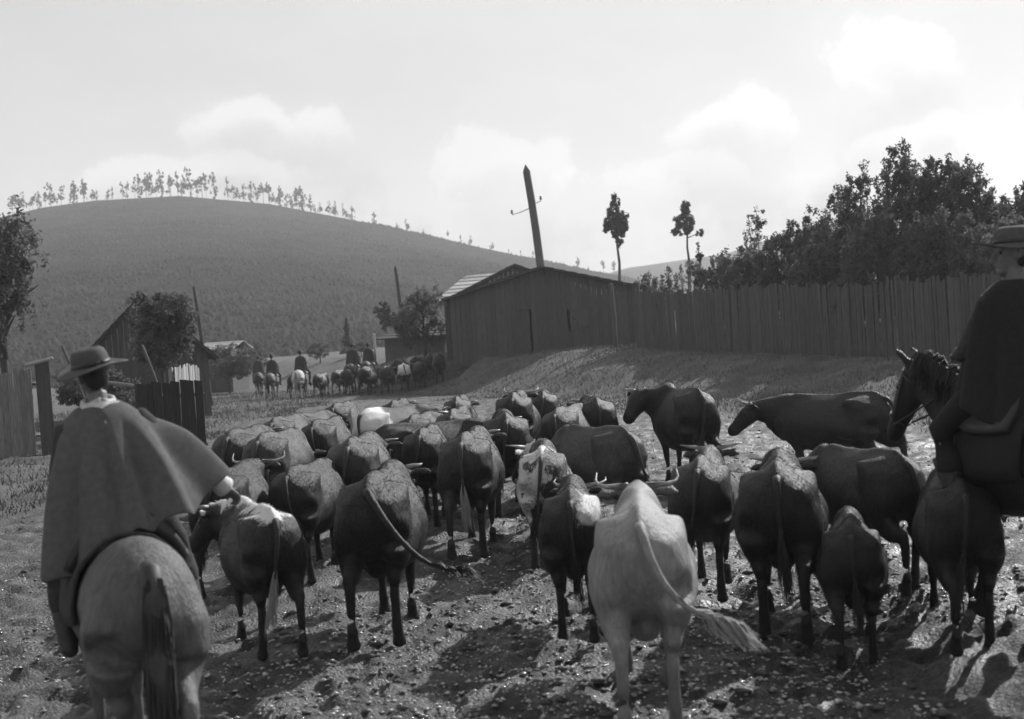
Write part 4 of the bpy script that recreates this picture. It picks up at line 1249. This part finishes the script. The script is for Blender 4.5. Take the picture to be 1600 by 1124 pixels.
cow(585, 12.9, 62, .90, 'right', 0.05, 'dark cow turning right with pale horns, beyond the brown sunlit cow', 'flat', None, TL)
cow(563, 15.6, 34, .95, 'right', 0.04, 'dark cow with bright white rump, far left of centre', 'short', 'white_rump', TR)
cow(487, 12.9, 6, .95, 'left', 0.028, 'black cow with pale horn, left of the brown sunlit cow', 'crescent', None, TR)
cow(447, 9.2, 7, .88, 'low', 0.04, 'dark cow with hunched back, third from the left rider', 'short', None, TR, width=1.05)
cow(432, 7.0, -22, .84, 'left', 0.035, 'small dark heifer with white line along its back, beside the rider', 'short', 'lineback', TL, 'hair_light', name='heifer', cat='heifer')
cow(402, 11.4, 8, .97, 'low', 0.16, 'pale brown cow with lit back near the plank wall', 'short', None, TL)
cow(424, 14.2, 5, .97, 'b', 0.12, 'brown cow ahead of the pale brown one near the plank wall', 'short', None, TR)
cow(355, 12.3, 4, .97, 'a', 0.09, 'brown cow close to the dark plank wall', 'short', None, TL)
cow(330, 8.8, 2, .93, 'ox', 0.03, 'dark ox with long pale curved horns beside the left rider\'s arm', 'wide', None, TL, name='ox_animal', cat='ox')
cow(462, 16.3, 12, .93, 'b', 0.05, 'dark cow at the far left of the near herd', 'short', None, TL)

cow(1512, 6.0, 12, .84, 'low', 0.022, 'black cow in the dark lower right, in front of the rider\'s horse', 'short', None, TL)

cow(655, 11.7, 3, .93, 'low', 0.04, 'dark cow left of the one with the pale tail, half behind the black cow', 'short', None, TL)
cow(612, 17.4, 3, .96, 'a', 0.045, 'dark cow ahead of the slim dark cow, left of road centre', 'short', None, TL)
cow(520, 17.6, 5, .96, 'low', 0.06, 'brown cow farthest ahead on the left of the near herd', 'short', None, TR)
cow(848, 17.6, 2, .98, 'low', 0.05, 'dark cow farthest ahead right of the black ox', 'short', None, TL)

# far herd up the road
FAR = [(507, 48, 0.055, 0.93), (523, 50, 0.09, .95), (540, 46.5, 0.04, 1.0), (566, 45.5, 0.035, 1.05), (583, 48, 0.05, 1.0), (600, 45, 0.06, 1.04), (617, 48.5, 0.06, 1.0), (631, 46, 0.05, 1.06), (648, 49, 0.05, 1.0),
       (658, 46.2, 0.045, 1.06), (672, 48.6, 0.04, 1.04), (686, 45.5, 0.04, 1.1), (452, 47, 0.04, .85), (494, 46, 0.04, .9)]
where = ['small cow just right of the white horse in the far herd', 'pale-backed cow second right of the white horse in the far herd', 'dark cow left of the riders in the far herd', 'big dark cow under the riders in the far herd',
         'cow half hidden right of the riders in the far herd', 'dark cow with lit back right of the riders in the far herd', 'cow half hidden in the middle of the far herd', 'cow with white rump patch in the far herd',
         'cow half hidden right of the white-rumped far cow', 'dark cow third from the right end of the far herd', 'cow second from the right end of the far herd', 'tall dark cow at the right end of the far herd',
         'small dark calf-like cow left of the white horse in the far herd', 'low dark cow touching the white horse in the far herd']
for k, (px, d, tone, s) in enumerate(FAR):
    cow(px, d, (-14, 6, -3, 12, -8, 4, 10, -5, 8, -10, 3, -4, 20, 5)[k], s, 'far' if k % 2 else 'far2', tone, where[k], ('short', 'flat')[k % 2], 'white_rump' if k == 7 else None, (TL, TR, TAIL_STD)[k % 3], group='cattle of the far herd')
# ------------------------------------------------------------------ horses
def horse_body(name, gait=1, voxel=0.02, poll=(0, 1.98, 1.74), yaw=0.0, pitch=-52.0):
    mb = MB()
    st = [(-.03, 1.13, .09, .13, 0), (.04, 1.10, .19, .24, 0), (.16, 1.075, .265, .315, .05), (.34, 1.06, .29, .335, .08), (.55, 1.035, .28, .325, .1), (.8, 1.0, .295, .34, .15), (1.05, .98, .295, .35, .2),
          (1.3, 1.01, .265, .37, .3), (1.5, 1.05, .225, .34, .25), (1.64, 1.07, .16, .26, .1), (1.72, 1.08, .09, .15, 0)]
    mb.tube([(0, y, z) for y, z, *_ in st], [q[2] for q in st], [q[3] for q in st], n=20, egg=[q[4] for q in st])
    mb.ball((0, 1.3, 1.33), (.06, .16, .10))
    for s in (-1, 1):
        fo = 0.20 if s * gait > 0 else -0.18; lift = .04 if s * gait < 0 else 0
        mb.tube([(s * .13, .24, 1.1), (s * .165, .22, .95), (s * .17, .20, .80), (s * .16, .22 + fo * .15, .70), (s * .14, .14 + fo * .45, .63), (s * .13, .0 + fo * .75, .55 + lift), (s * .128, .0 + fo * .85, .46 + lift),
                 (s * .128, .02 + fo * .92, .3 + lift), (s * .128, .03 + fo, .16 + lift), (s * .128, .07 + fo, .08 + lift)],
                [.14, .15, .135, .10, .068, .05, .042, .034, .042, .04], [.2, .25, .22, .16, .10, .07, .05, .038, .046, .045], n=14)
        mb.tube([(s * .13, .06 + fo, .09 + lift), (s * .13, .09 + fo, .004 + lift)], [.045, .062], [.05, .075], n=12)
        ff = -0.2 if s * gait > 0 else 0.2
        mb.tube([(s * .14, 1.48, 1.15), (s * .17, 1.48, .98), (s * .165, 1.44, .82), (s * .145, 1.43 + ff * .3, .68), (s * .13, 1.44 + ff * .5, .55), (s * .128, 1.45 + ff * .7, .46), (s * .126, 1.45 + ff * .85, .3), (s * .126, 1.46 + ff, .15), (s * .126, 1.49 + ff, .075)],
                [.09, .10, .085, .062, .05, .05, .034, .044, .04], [.16, .2, .15, .09, .062, .058, .04, .048, .045], n=12)
        mb.tube([(s * .128, 1.48 + ff, .09), (s * .128, 1.51 + ff, .004)], [.045, .062], [.05, .075], n=12)
    pl = Vector(poll); base = Vector((0, 1.42, 1.14)); mid = base.lerp(pl, .5) + Vector((0, .03, .02))
    mb.tube([base, base.lerp(mid, .5), mid, mid.lerp(pl, .6), pl], [.17, .14, .11, .09, .075], [.31, .27, .21, .17, .13], n=14)
    Mh = Matrix.Translation(pl) @ Matrix.Rotation(R(yaw), 4, 'Z') @ Matrix.Rotation(R(pitch), 4, 'X')
    hp = [(0, -.05, .0), (0, .04, 0), (0, .14, -.01), (0, .28, -.01), (0, .42, -.015), (0, .52, -.02), (0, .575, -.03)]
    mb.tube([Mh @ Vector(p) for p in hp], [.06, .085, .09, .075, .06, .062, .04], [.08, .115, .125, .10, .075, .07, .045], n=14, ref=tuple(Mh.to_3x3() @ Vector((1, 0, 0))))
    for s in (-1, 1):
        mb.tube([Mh @ Vector(p) for p in ((s * .05, -.02, .08), (s * .065, -.04, .14), (s * .07, -.04, .19), (s * .065, -.03, .235))], [.028, .032, .024, .006], [.026, .026, .02, .006], n=8)
    return mb.remeshed(name, voxel, 7, 0.5), Mh, mid
def strands(name, roots, dirs, length, spread, r=.006, seed=0, n=3):
    random.seed(seed); mb = MB()
    for p, d in zip(roots, dirs):
        p, d = Vector(p), Vector(d)
        q = Vector((random.uniform(-1, 1), random.uniform(-1, 1), random.uniform(-.3, .3))) * spread
        L_ = length * random.uniform(.65, 1.05)
        mb.tube([p, p + d * L_ * .3 + q * .4, p + d * L_ * .5 + Vector((0, 0, -.15 * L_)) + q * .8, p + d * L_ * .55 + Vector((0, 0, -.45 * L_)) + q], [r, r * 1.2, r, r * .25], n=n, caps=False)
    return mb.mesh(name, True)
HB = {}
for key, kw in (('a', dict(gait=1)), ('b', dict(gait=-1, poll=(-.10, 1.95, 1.54), yaw=8, pitch=-54)), ('c', dict(gait=-1, poll=(.0, 1.98, 1.62), yaw=0, pitch=-55))):
    HB[key] = horse_body('horse_' + key, **kw)
def horse_hair(key):
    me, Mh, mid = HB[key]
    random.seed(3)
    rt, dr = [], []
    for k in range(230):
        a = random.random() * 6.28; q = .03 * random.random() ** .5
        rt.append((q * math.cos(a), -.02 + q * math.sin(a) * .5, 1.31 - random.random() * .05)); dr.append((0.0, -.32, -.95))
    mb = MB(); tl = [(0, .02, 1.28), (0, -.08, 1.27), (0, -.135, 1.12), (0, -.13, .85), (.01, -.11, .6), (.015, -.08, .38)]
    mb.tube(tl, [.035, .05, .06, .075, .06, .015], [.035, .05, .05, .055, .045, .012], n=12)
    for k in range(140):
        x = random.uniform(-.07, .07); z = random.uniform(.5, 1.05)
        mb.tube([(x * .7, -.15, z + .2), (x, -.16 + random.uniform(-.02, .02), z), (x * 1.05, -.13 + random.uniform(-.03, .03), z - .35)], [.004, .005, .001], n=3, caps=False)
    tail = mb.mesh('tail', True)
    mb = MB(); w0 = Vector((0, 1.35, 1.42)); pl = Mh.translation
    for k in range(260):
        t = random.random(); c = w0.lerp(mid + Vector((0, -.12, .17)), min(1, t * 2)) if t < .5 else (mid + Vector((0, -.12, .17))).lerp(pl + Vector((0, -.05, .13)), t * 2 - 1)
        s = -1 if random.random() < .75 else 1
        c = c + Vector((random.uniform(-.02, .02), random.uniform(-.02, .02), 0)); L_ = random.uniform(.12, .24)
        mb.tube([c - Vector((0, 0, .03)), c + Vector((s * .05, -.01, .01)), c + Vector((s * .10, -.02, -L_ * .6)), c + Vector((s * .11, random.uniform(-.04, .02), -L_))], [.007, .008, .006, .001], n=3, caps=False)
    return tail, mb.mesh('mane', True)
HH = {k: horse_hair(k) for k in HB}
def shell(name, y0, y1, a0, a1, off, thick, ny=10, na=18, bump=0.0, cantle=0.0):
    """a blanket that follows the barrel of the horse"""
    st = [(.55, 1.035, .28, .325), (.8, 1.0, .295, .34), (1.05, .98, .295, .35), (1.3, 1.01, .265, .37)]
    mb = MB(); vs = []; fs = []
    for layer in (0, 1):
        for i in range(ny + 1):
            y = y0 + (y1 - y0) * i / ny
            zc, w, h = [float(np.interp(y, [q[0] for q in st], [q[k] for q in st])) for k in (1, 2, 3)]
            for j in range(na + 1):
                a = R(a0 + (a1 - a0) * j / na)
                o_ = off + (thick if layer == 0 else 0)
                lift = cantle * ((i / ny - .45) ** 2 * 4) * max(0, math.cos(a)) ** 2 if layer == 0 else 0
                wob = bump * math.sin(j * 1.9 + i * .8)
                vs.append(((w + o_ + wob) * math.sin(a), y, zc + (h + o_ + lift + wob) * math.cos(a)))
    nn = (ny + 1) * (na + 1)
    for i in range(ny):
        for j in range(na):
            p = i * (na + 1) + j
            fs.append((p, p + 1, p + na + 2, p + na + 1)); fs.append((nn + p, nn + p + na + 1, nn + p + na + 2, nn + p + 1))
    for i in range(ny):
        for j in (0, na):
            p = i * (na + 1) + j; fs.append((p, p + na + 1, nn + p + na + 1, nn + p))
    for j in range(na):
        for i in (0, ny):
            p = i * (na + 1) + j; fs.append((p, nn + p, nn + p + 1, p + 1))
    mb.add(vs, fs); return mb.mesh(name, True)
SADDLE = shell('saddle', .68, 1.18, -62, 62, .035, .045, cantle=.10)
BLANK = shell('saddle_blanket', .58, 1.26, -105, 105, .012, .018, bump=.004)
def horse(px, d_seat, head, s, key, tone, label, group=None, hair='hair_dark', blanket='blanket'):
    """placed by the column and distance of its saddle"""
    seat_y = .93
    x = x_at(px, d_seat, 1.5 * s); d_seat = d_seat * K; a = -R(head)
    ox = x - (-math.sin(a)) * seat_y * s; oy = d_seat - math.cos(a) * seat_y * s
    me, Mh, mid = HB[key]
    if not me.materials: me.materials.append(M['coat'])
    o = bpy.data.objects.new('horse', me); C.objects.link(o)
    o.location = (ox, oy, gz(x, d_seat) + 0.0); o.rotation_euler = (0, 0, a); o.scale = (s, s, s); o.color = (tone, tone, tone, 1)
    for nm, hm in (('tail', HH[key][0]), ('mane', HH[key][1])):
        q = link(nm, hm, M['hair_dark'], o); q.material_slots[0].link = 'OBJECT'; q.material_slots[0].material = M[hair]
    b = link('saddle_blanket', BLANK, M['blanket'], o); b.material_slots[0].link = 'OBJECT'; b.material_slots[0].material = M[blanket]; link('saddle', SADDLE, M['leather'], o)
    for sd in (-1, 1):
        e = link('eye', EYE, M['eye'], o); e.location = Mh @ Vector((sd * .082, .15, .035))
    if d_seat < 16:
        if ('fur_h', key) not in _cache: _cache[('fur_h', key)] = fur_mesh(me, 24000, .013, 5, .0016)
        fu = link('coat_hair', _cache[('fur_h', key)], M['fur_None'], o); fu.color = o.color
    # bridle
    if ('bridle', key) not in _cache:
        mb = MB()
        for yy, ra, rb in ((.40, .066, .082), (.05, .092, .122)):
            ring = [Mh @ Vector((ra * math.cos(t), yy, -.012 + rb * math.sin(t))) for t in [k * 6.2832 / 16 for k in range(17)]]
            mb.tube(ring, .009, n=5, caps=False)
        for sd in (-1, 1):
            mb.tube([Mh @ Vector((sd * .068, .40, -.03)), Mh @ Vector((sd * .096, .2, -.01)), Mh @ Vector((sd * .09, .05, .03))], .008, n=5)
            mb.tube([Mh @ Vector((sd * .07, .42, -.05)), Vector((sd * .16, 1.62, 1.38)), Vector((sd * .05, 1.33, 1.62))], .007, n=5)
        _cache[('bridle', key)] = mb.mesh('bridle', True)
    link('bridle', _cache[('bridle', key)], M['leather'], o)
    tag(o, label, 'horse', group)
    bpy.context.view_layer.update()
    return o, o.matrix_world @ Vector((0, seat_y, 1.415)), a

# ------------------------------------------------------------------ riders
def person_meshes(r_hand, l_hand, r_elbow, l_elbow, head_yaw=0.0, head_pitch=0.0, voxel=.009, fingers=True, key=''):
    """seated astride; origin at the seat, looks along +Y"""
    b, jk, tr = MB(), MB(), MB()
    hc = Vector((0, .03, .80))
    Mh = Matrix.Translation((0, .015, .70)) @ Matrix.Rotation(R(head_yaw), 4, 'Z') @ Matrix.Rotation(R(head_pitch), 4, 'X')
    torso = [(0, -.01, .03), (0, -.01, .14), (0, .0, .26), (0, .01, .38), (0, .01, .48), (0, .0, .55), (0, .005, .60)]
    ra = [.165, .16, .14, .16, .175, .15, .07]; rb = [.12, .115, .105, .12, .118, .09, .06]
    b.tube(torso, ra, rb, n=16); jk.tube(torso, [q + .018 for q in ra], [q + .018 for q in rb], n=16)
    b.tube([(0, .0, .56), (0, .005, .63), (0, .02, .70)], [.062, .056, .058], n=12)
    # head: skull, jaw, nose, brow, chin, ears
    H = lambda p: Mh @ Vector(p)
    b.ball(H((0, .0, .125)), (.074, .092, .088), 14); b.tube([H((0, .02, .09)), H((0, .045, .03)), H((0, .062, -.005))], [.066, .056, .032], [.07, .05, .028], n=12)
    b.tube([H((0, .085, .118)), H((0, .112, .088)), H((0, .134, .062)), H((0, .10, .05))], [.012, .015, .019, .014], n=8)
    b.ball(H((0, .083, -.002)), (.03, .026, .024))
    b.tube([H((-.055, .07, .125)), H((0, .09, .128)), H((.055, .07, .125))], [.012, .013, .012], n=8)
    b.tube([H((-.026, .088, .03)), H((0, .104, .03)), H((.026, .088, .03))], [.010, .013, .010], n=8)
    for s in (-1, 1):
        b.ball(H((s * .076, -.005, .085)), (.012, .022, .034)); b.ball(H((s * .034, .066, .066)), .026)
    for s, hand, el in ((1, r_hand, r_elbow), (-1, l_hand, l_elbow)):
        sh = Vector((s * .175, 0, .535)); el = Vector(el); hd = Vector(hand)
        wr = hd - (hd - el).normalized() * .07
        pts = [sh, sh.lerp(el, .5), el, el.lerp(wr, .5), wr]
        b.tube(pts, [.062, .052, .043, .04, .028], n=12); jk.tube(pts[:4] + [el.lerp(wr, .88)], [.075, .064, .056, .052, .046], n=12)
        # hand: palm, four fingers curled round the rein, thumb from the side
        f = (hd - el).normalized(); sd = f.cross(Vector((0, 0, 1))).normalized(); up = sd.cross(f)
        b.tube([wr, hd - f * .02, hd + f * .03], [.026, .04, .04], [.02, .018, .016], n=12, ref=tuple(sd))
        if fingers:
            for k, (o_, L_) in enumerate(((-.032, .062), (-.011, .072), (.011, .068), (.031, .054))):
                p0 = hd + f * .025 + sd * o_
                b.tube([p0, p0 + f * L_ * .5 - up * .006, p0 + f * L_ * .72 - up * .03, p0 + f * L_ * .5 - up * .052], [.0105, .010, .0095, .008], n=8)
            p0 = hd - f * .015 - sd * s * .036
            b.tube([p0, p0 + f * .03 - sd * s * .018 - up * .01, p0 + f * .058 - sd * s * .012 - up * .025], [.013, .0115, .009], n=8)
        hip = Vector((s * .10, .03, .05)); kn = Vector((s * .33, .36, -.22)); an = Vector((s * .35, .20, -.62)); toe = Vector((s * .37, .36, -.68))
        lp = [hip, hip.lerp(kn, .5) + Vector((s * .02, 0, .03)), kn, kn.lerp(an, .45) + Vector((0, -.02, 0)), an]
        b.tube(lp, [.095, .085, .06, .058, .04], n=12); tr.tube(lp[:4] + [kn.lerp(an, .6)], [.11, .10, .078, .078, .074], n=12)
        b.tube([an, an + Vector((0, .05, -.05)), toe], [.042, .045, .032], n=10)
    tr.tube(torso[:3], [q + .024 for q in ra[:3]], [q + .024 for q in rb[:3]], n=16)
    body = b.remeshed('person' + key, voxel, 2, .4)
    jacket = jk.remeshed('jacket' + key, .016, 4, .5)
    trousers = tr.remeshed('trousers' + key, .016, 4, .5)
    bt = []
    for s in (-1, 1):
        m_ = MB(); kn = Vector((s * .33, .36, -.22)); an = Vector((s * .35, .20, -.62)); toe = Vector((s * .37, .37, -.69))
        m_.tube([kn.lerp(an, .42), kn.lerp(an, .75), an + Vector((0, 0, -.02))], [.075, .062, .055], n=12)
        m_.tube([an + Vector((0, -.05, -.04)), an + Vector((0, .04, -.05)), toe], [.045, .052, .04], [.05, .05, .03], n=12)
        bt.append(m_.remeshed('boot', .014, 3, .5))
    hr = MB(); hr.ball(H((0, -.02, .135)), (.08, .088, .084), 14); hr.ball(H((0, -.045, .07)), (.068, .055, .06), 12)
    hair = hr.remeshed('hair', .014, 2, .5)
    return dict(body=body, jacket=jacket, trousers=trousers, boots=bt, hair=hair, Mh=Mh)
def hat_mesh(brim=.205, crown=.115, top=.105, droop=.015, dent=.02):
    prof = [(.0, top - dent), (.035, top - dent * .6), (.07, top), (.093, top - .018), (.104, top - .05), (.108, .02), (.112, .006), (.14, .0), (brim * .92, -.004), (brim, .004), (brim, -.004), (.14, -.009), (.108, -.006), (.1, .0)]
    mb = MB(); n = 40; vs = []; fs = []
    for i, (r, z) in enumerate(prof):
        for k in range(n):
            a = 2 * math.pi * k / n
            zz = z
            if r > .12: zz += -droop * math.cos(2 * a) * (r - .11) / .08 + .012 * math.sin(a + .6) * (r - .11) / .08
            vs.append((r * .93 * math.cos(a), r * 1.08 * math.sin(a), zz - (0.012 * abs(math.cos(a)) if i in (0, 1) else 0)))
    for i in range(len(prof) - 1):
        for k in range(n): fs.append((i * n + k, (i + 1) * n + k, (i + 1) * n + (k + 1) % n, i * n + (k + 1) % n))
    mb.add(vs, fs)
    band = MB(); band.tube([(.109 * .93 * math.cos(t), .109 * 1.08 * math.sin(t), .018) for t in [k * 6.2832 / 32 for k in range(33)]], [.004] * 33, [.014] * 33, n=6, caps=False)
    return mb.mesh('hat', True), band.mesh('hat_band', True)
def poncho_mesh(hem, seed=0, folds=9, amp=.022, ridges=(), neck=(.085, .08, .635), sh=(.245, .15)):
    """hem: list of (angle, radius, z) with 0 = right, 90 = forward"""
    random.seed(seed)
    ang = [h[0] for h in hem] + [hem[0][0] + 360]; rad = [h[1] for h in hem] + [hem[0][1]]; zz = [h[2] for h in hem] + [hem[0][2]]
    mb = MB(); n, m = 96, 16; vs = []; fs = []
    ph = [random.uniform(0, 6.28) for _ in range(4)]
    for i in range(m + 1):
        t = i / m
        for k in range(n):
            A = 360 * k / n; a = R(A); q = A if A >= ang[0] else A + 360
            hr_, hz = np.interp(q, ang, rad), np.interp(q, ang, zz)
            c, s_ = math.cos(a), math.sin(a)
            rs = 1 / math.sqrt((c / sh[0]) ** 2 + (s_ / sh[1]) ** 2); zs = .575 - .045 * abs(c)
            rn = 1 / math.sqrt((c / neck[0]) ** 2 + (s_ / neck[1]) ** 2)
            if t < .3:
                w = t / .3; r = rn + (rs - rn) * w; z = neck[2] + (zs - neck[2]) * (w ** 1.6)
            else:
                w = (t - .3) / .7
                r = rs + (hr_ - rs) * (w ** .85); z = zs + (hz - zs) * w + .03 * math.sin(w * math.pi) * (1 if hr_ > .4 else .3)
                f = math.sin(a * folds + ph[0]) * .6 + math.sin(a * (folds * 2 - 3) + ph[1] + w * 2) * .4
                for (ra_, rw_, rh_) in ridges:
                    dd = (A - ra_ + 180) % 360 - 180; gs = math.exp(-(dd / rw_) ** 2) * rh_ * min(1, w * 2.2)
                    r += gs * .7; z += gs * .7
                r += amp * f * w; z += .012 * math.sin(a * folds + ph[2]) * w
            vs.append((r * c, r * s_, z))
    for i in range(m):
        for k in range(n): fs.append((i * n + k, (i + 1) * n + k, (i + 1) * n + (k + 1) % n, i * n + (k + 1) % n))
    mb.add(vs, fs)
    me = mb.mesh('poncho_src'); o = bpy.data.objects.new('src', me); C.objects.link(o)
    sd = o.modifiers.new('s', 'SOLIDIFY'); sd.thickness = .012; sd.offset = 1
    sb = o.modifiers.new('b', 'SUBSURF'); sb.levels = 1; sb.render_levels = 1
    res = bpy.data.meshes.new_from_object(o.evaluated_get(bpy.context.evaluated_depsgraph_get())); res.name = 'poncho'
    bpy.data.objects.remove(o)
    res.polygons.foreach_set('use_smooth', np.ones(len(res.polygons), bool)); return res
def rider(seat, a, pm, label, poncho=None, poncho_mat='poncho_dark', hat=None, hat_mat='felt', hat_tilt=(0, 0), collar=False, scale=1.0, lean=0.0, group=None, cuff=None, legs='trousers'):
    o = bpy.data.objects.new('person', pm['body']); C.objects.link(o)
    if not pm['body'].materials: pm['body'].materials.append(M['skin'])
    o.location = seat; o.rotation_euler = (0, lean, a); o.scale = (scale,) * 3
    link('jacket', pm['jacket'], M['trousers'], o); link('trousers', pm['trousers'], M[legs], o)
    for b in pm['boots']: link('boot', b, M['leather'], o)
    link('hair', pm['hair'], M['hair_dark'], o)
    for sd in (-1, 1):
        ey = link('eye', EYE, M['eye'], o); ey.location = pm['Mh'] @ Vector((sd * .032, .077, .105)); ey.scale = (.55,) * 3
    if poncho is not None: link('poncho', poncho, M[poncho_mat], o)
    if hat is not None:
        h = link('hat', hat[0], M[hat_mat], o); h.matrix_local = pm['Mh'] @ Matrix.Translation((0, -.005, .142)) @ Matrix.Rotation(hat_tilt[0], 4, 'X') @ Matrix.Rotation(hat_tilt[1], 4, 'Y')
        link('hat_band', hat[1], M['leather'], h)
    if collar:
        mb = MB()
        mb.tube([(.078 * math.cos(t), .07 * math.sin(t) + .0, .635 + .012 * math.sin(t * 3)) for t in [k * 6.2832 / 24 for k in range(25)]], [.02] * 25, [.035] * 25, n=8, caps=False)
        vs = []; fs = []
        for i in range(6):
            for j in range(7):
                w = (j / 6 - .5) * 2 * (.10 * (1 - i / 5) + .006); vs.append((w, -.085 - .075 * (i / 5) - .02 * (1 - (j / 3 - 1) ** 2) + abs(w) * .25, .655 - .115 * i / 5 - .12 * abs(w)))
        for i in range(5):
            for j in range(6): fs.append((i * 7 + j, i * 7 + j + 1, (i + 1) * 7 + j + 1, (i + 1) * 7 + j))
        mb.add(vs, fs); mb.obj('neckcloth', M['cloth_white'], o, True)
    if cuff:
        hd, el = Vector(cuff[0]), Vector(cuff[1]); f = (hd - el).normalized()
        mb = MB(); mb.tube([hd - f * .15, hd - f * .10, hd - f * .055], [.05, .056, .062], n=14); mb.obj('cuff', M['cloth_white'], o, True)
    tag(o, label, 'person', group); return o

HAT = hat_mesh()
# the near rider on the left
hL, seatL, aL = horse(184, 5.2, -24, 1.0, 'c', 0.10, 'dark bay horse with shining croup, nearest on the left, seen from behind', blanket='trousers', hair='hair_mid')
pmL = person_meshes((.66, .20, .0), (-.10, .34, .22), (.43, .05, .25), (-.27, .02, .28), head_yaw=14, head_pitch=-4, key='_l')
hemL = [(0, .60, .12), (22, .50, .12), (40, .44, .08), (60, .48, .04), (90, .44, .0), (120, .44, -.06), (150, .42, -.10), (180, .41, -.16), (205, .46, -.24), (228, .38, -.18), (255, .33, -.10), (270, .30, -.07), (288, .32, -.05), (304, .31, -.02), (316, .35, -.04), (332, .41, -.03), (347, .49, .05)]
rider(seatL, aL, pmL, 'rider in dark poncho and round hat on the left, right arm held out', poncho_mesh(hemL, 1, folds=11, amp=.02, sh=(.215, .15), ridges=((4, 9, .05), (320, 8, .05), (345, 9, -.05), (300, 8, -.045), (278, 7, .03), (262, 6, -.03), (240, 8, .035), (222, 7, -.03), (200, 8, .03), (180, 9, -.03), (45, 9, -.05))), 'poncho_dark', HAT, 'felt', (R(6), R(-6)), True, 1.0, R(-6), cuff=((.66, .20, .0), (.43, .05, .25)))
# the near rider on the right edge
hR, seatR, aR = horse(1602, 6.2, -14, 1.06, 'b', 0.016, 'black horse with head up at the right edge, walking away', blanket='black_cloth')
pmR = person_meshes((.06, .42, .24), (-.14, .44, .22), (.27, .12, .22), (-.29, .12, .24), head_yaw=62, head_pitch=-2, key='_r')
hemR = [(0, .42, -.1), (45, .42, .0), (90, .40, .08), (135, .38, .0), (180, .34, -.12), (225, .31, -.2), (270, .32, -.18), (315, .38, -.16)]
rider(seatR, aR, pmR, 'rider in black poncho cut off by the right edge, face turned left under hat', poncho_mesh(hemR, 2, ridges=((180, 9, .03), (205, 8, -.03), (230, 8, .035), (255, 8, -.03), (150, 9, -.03), (280, 8, .03))), 'black_cloth', HAT, 'felt', (R(2), R(0)), False, 1.13, 0.0, legs='black_cloth')
# far riders up the road
hemF = [(0, .33, -.06), (90, .34, .06), (180, .33, -.06), (270, .24, -.1)]
PF = poncho_mesh(hemF, 3); pmF = person_meshes((.08, .38, .24), (-.1, .38, .22), (.27, .1, .25), (-.27, .1, .25), voxel=.02, fingers=False, key='_f')
for px, d, tone, s, hd, hl, rl, pmat in (
        (404, 53, .05, .92, -6, 'dark horse of the leftmost far rider', 'leftmost far rider, a dark figure at the road edge', 'trousers'),
        (425, 48.5, .10, .95, 4, 'brown horse with rim-lit rump left of the white horse', 'far rider in dark poncho left of the one on the white horse', 'poncho_dark'),
        (470, 47.5, .50, 1.0, 6, 'white horse ridden beside the far herd', 'far rider in dark poncho on the white horse', 'poncho_dark'),
        (551, 48.5, .03, 1.05, 8, 'dark horse of the taller rider amid the far herd', 'tall dark rider amid the far herd', 'trousers'),
        (576, 51.5, .04, 1.0, 10, 'dark horse half hidden beyond the far herd', 'dark rider half hidden right of the tall far rider', 'poncho_dark')):
    ho, st_, aa = horse(px, d, hd, s, 'a', tone, hl, 'horses of the far riders', 'hair_light' if tone > .3 else 'hair_dark')
    rider(st_, aa, pmF, rl, PF, pmat, HAT, 'felt', scale=s, group='far riders')
# ------------------------------------------------------------------ the dusty air
HAZE = 0.00068 / K
if HAZE:
    mb = MB(); mb.box(-1500, 1500, -80, 1420, -14, 150)
    m, nt, b = nodes_of('haze'); nt.nodes.remove(b)
    pv = nt.nodes.new('ShaderNodeVolumePrincipled'); pv.inputs['Color'].default_value = g(0.9); pv.inputs['Density'].default_value = HAZE
    pv.inputs['Density Attribute'].default_value = ''
    try: m.cycles.homogeneous_volume = True
    except Exception: pass
    pv.inputs['Anisotropy'].default_value = 0.3
    nt.links.new(pv.outputs[0], nt.nodes['Material Output'].inputs['Volume'])
    tag(mb.obj('haze', m), 'thin dusty haze over the valley', 'haze', kind='stuff')
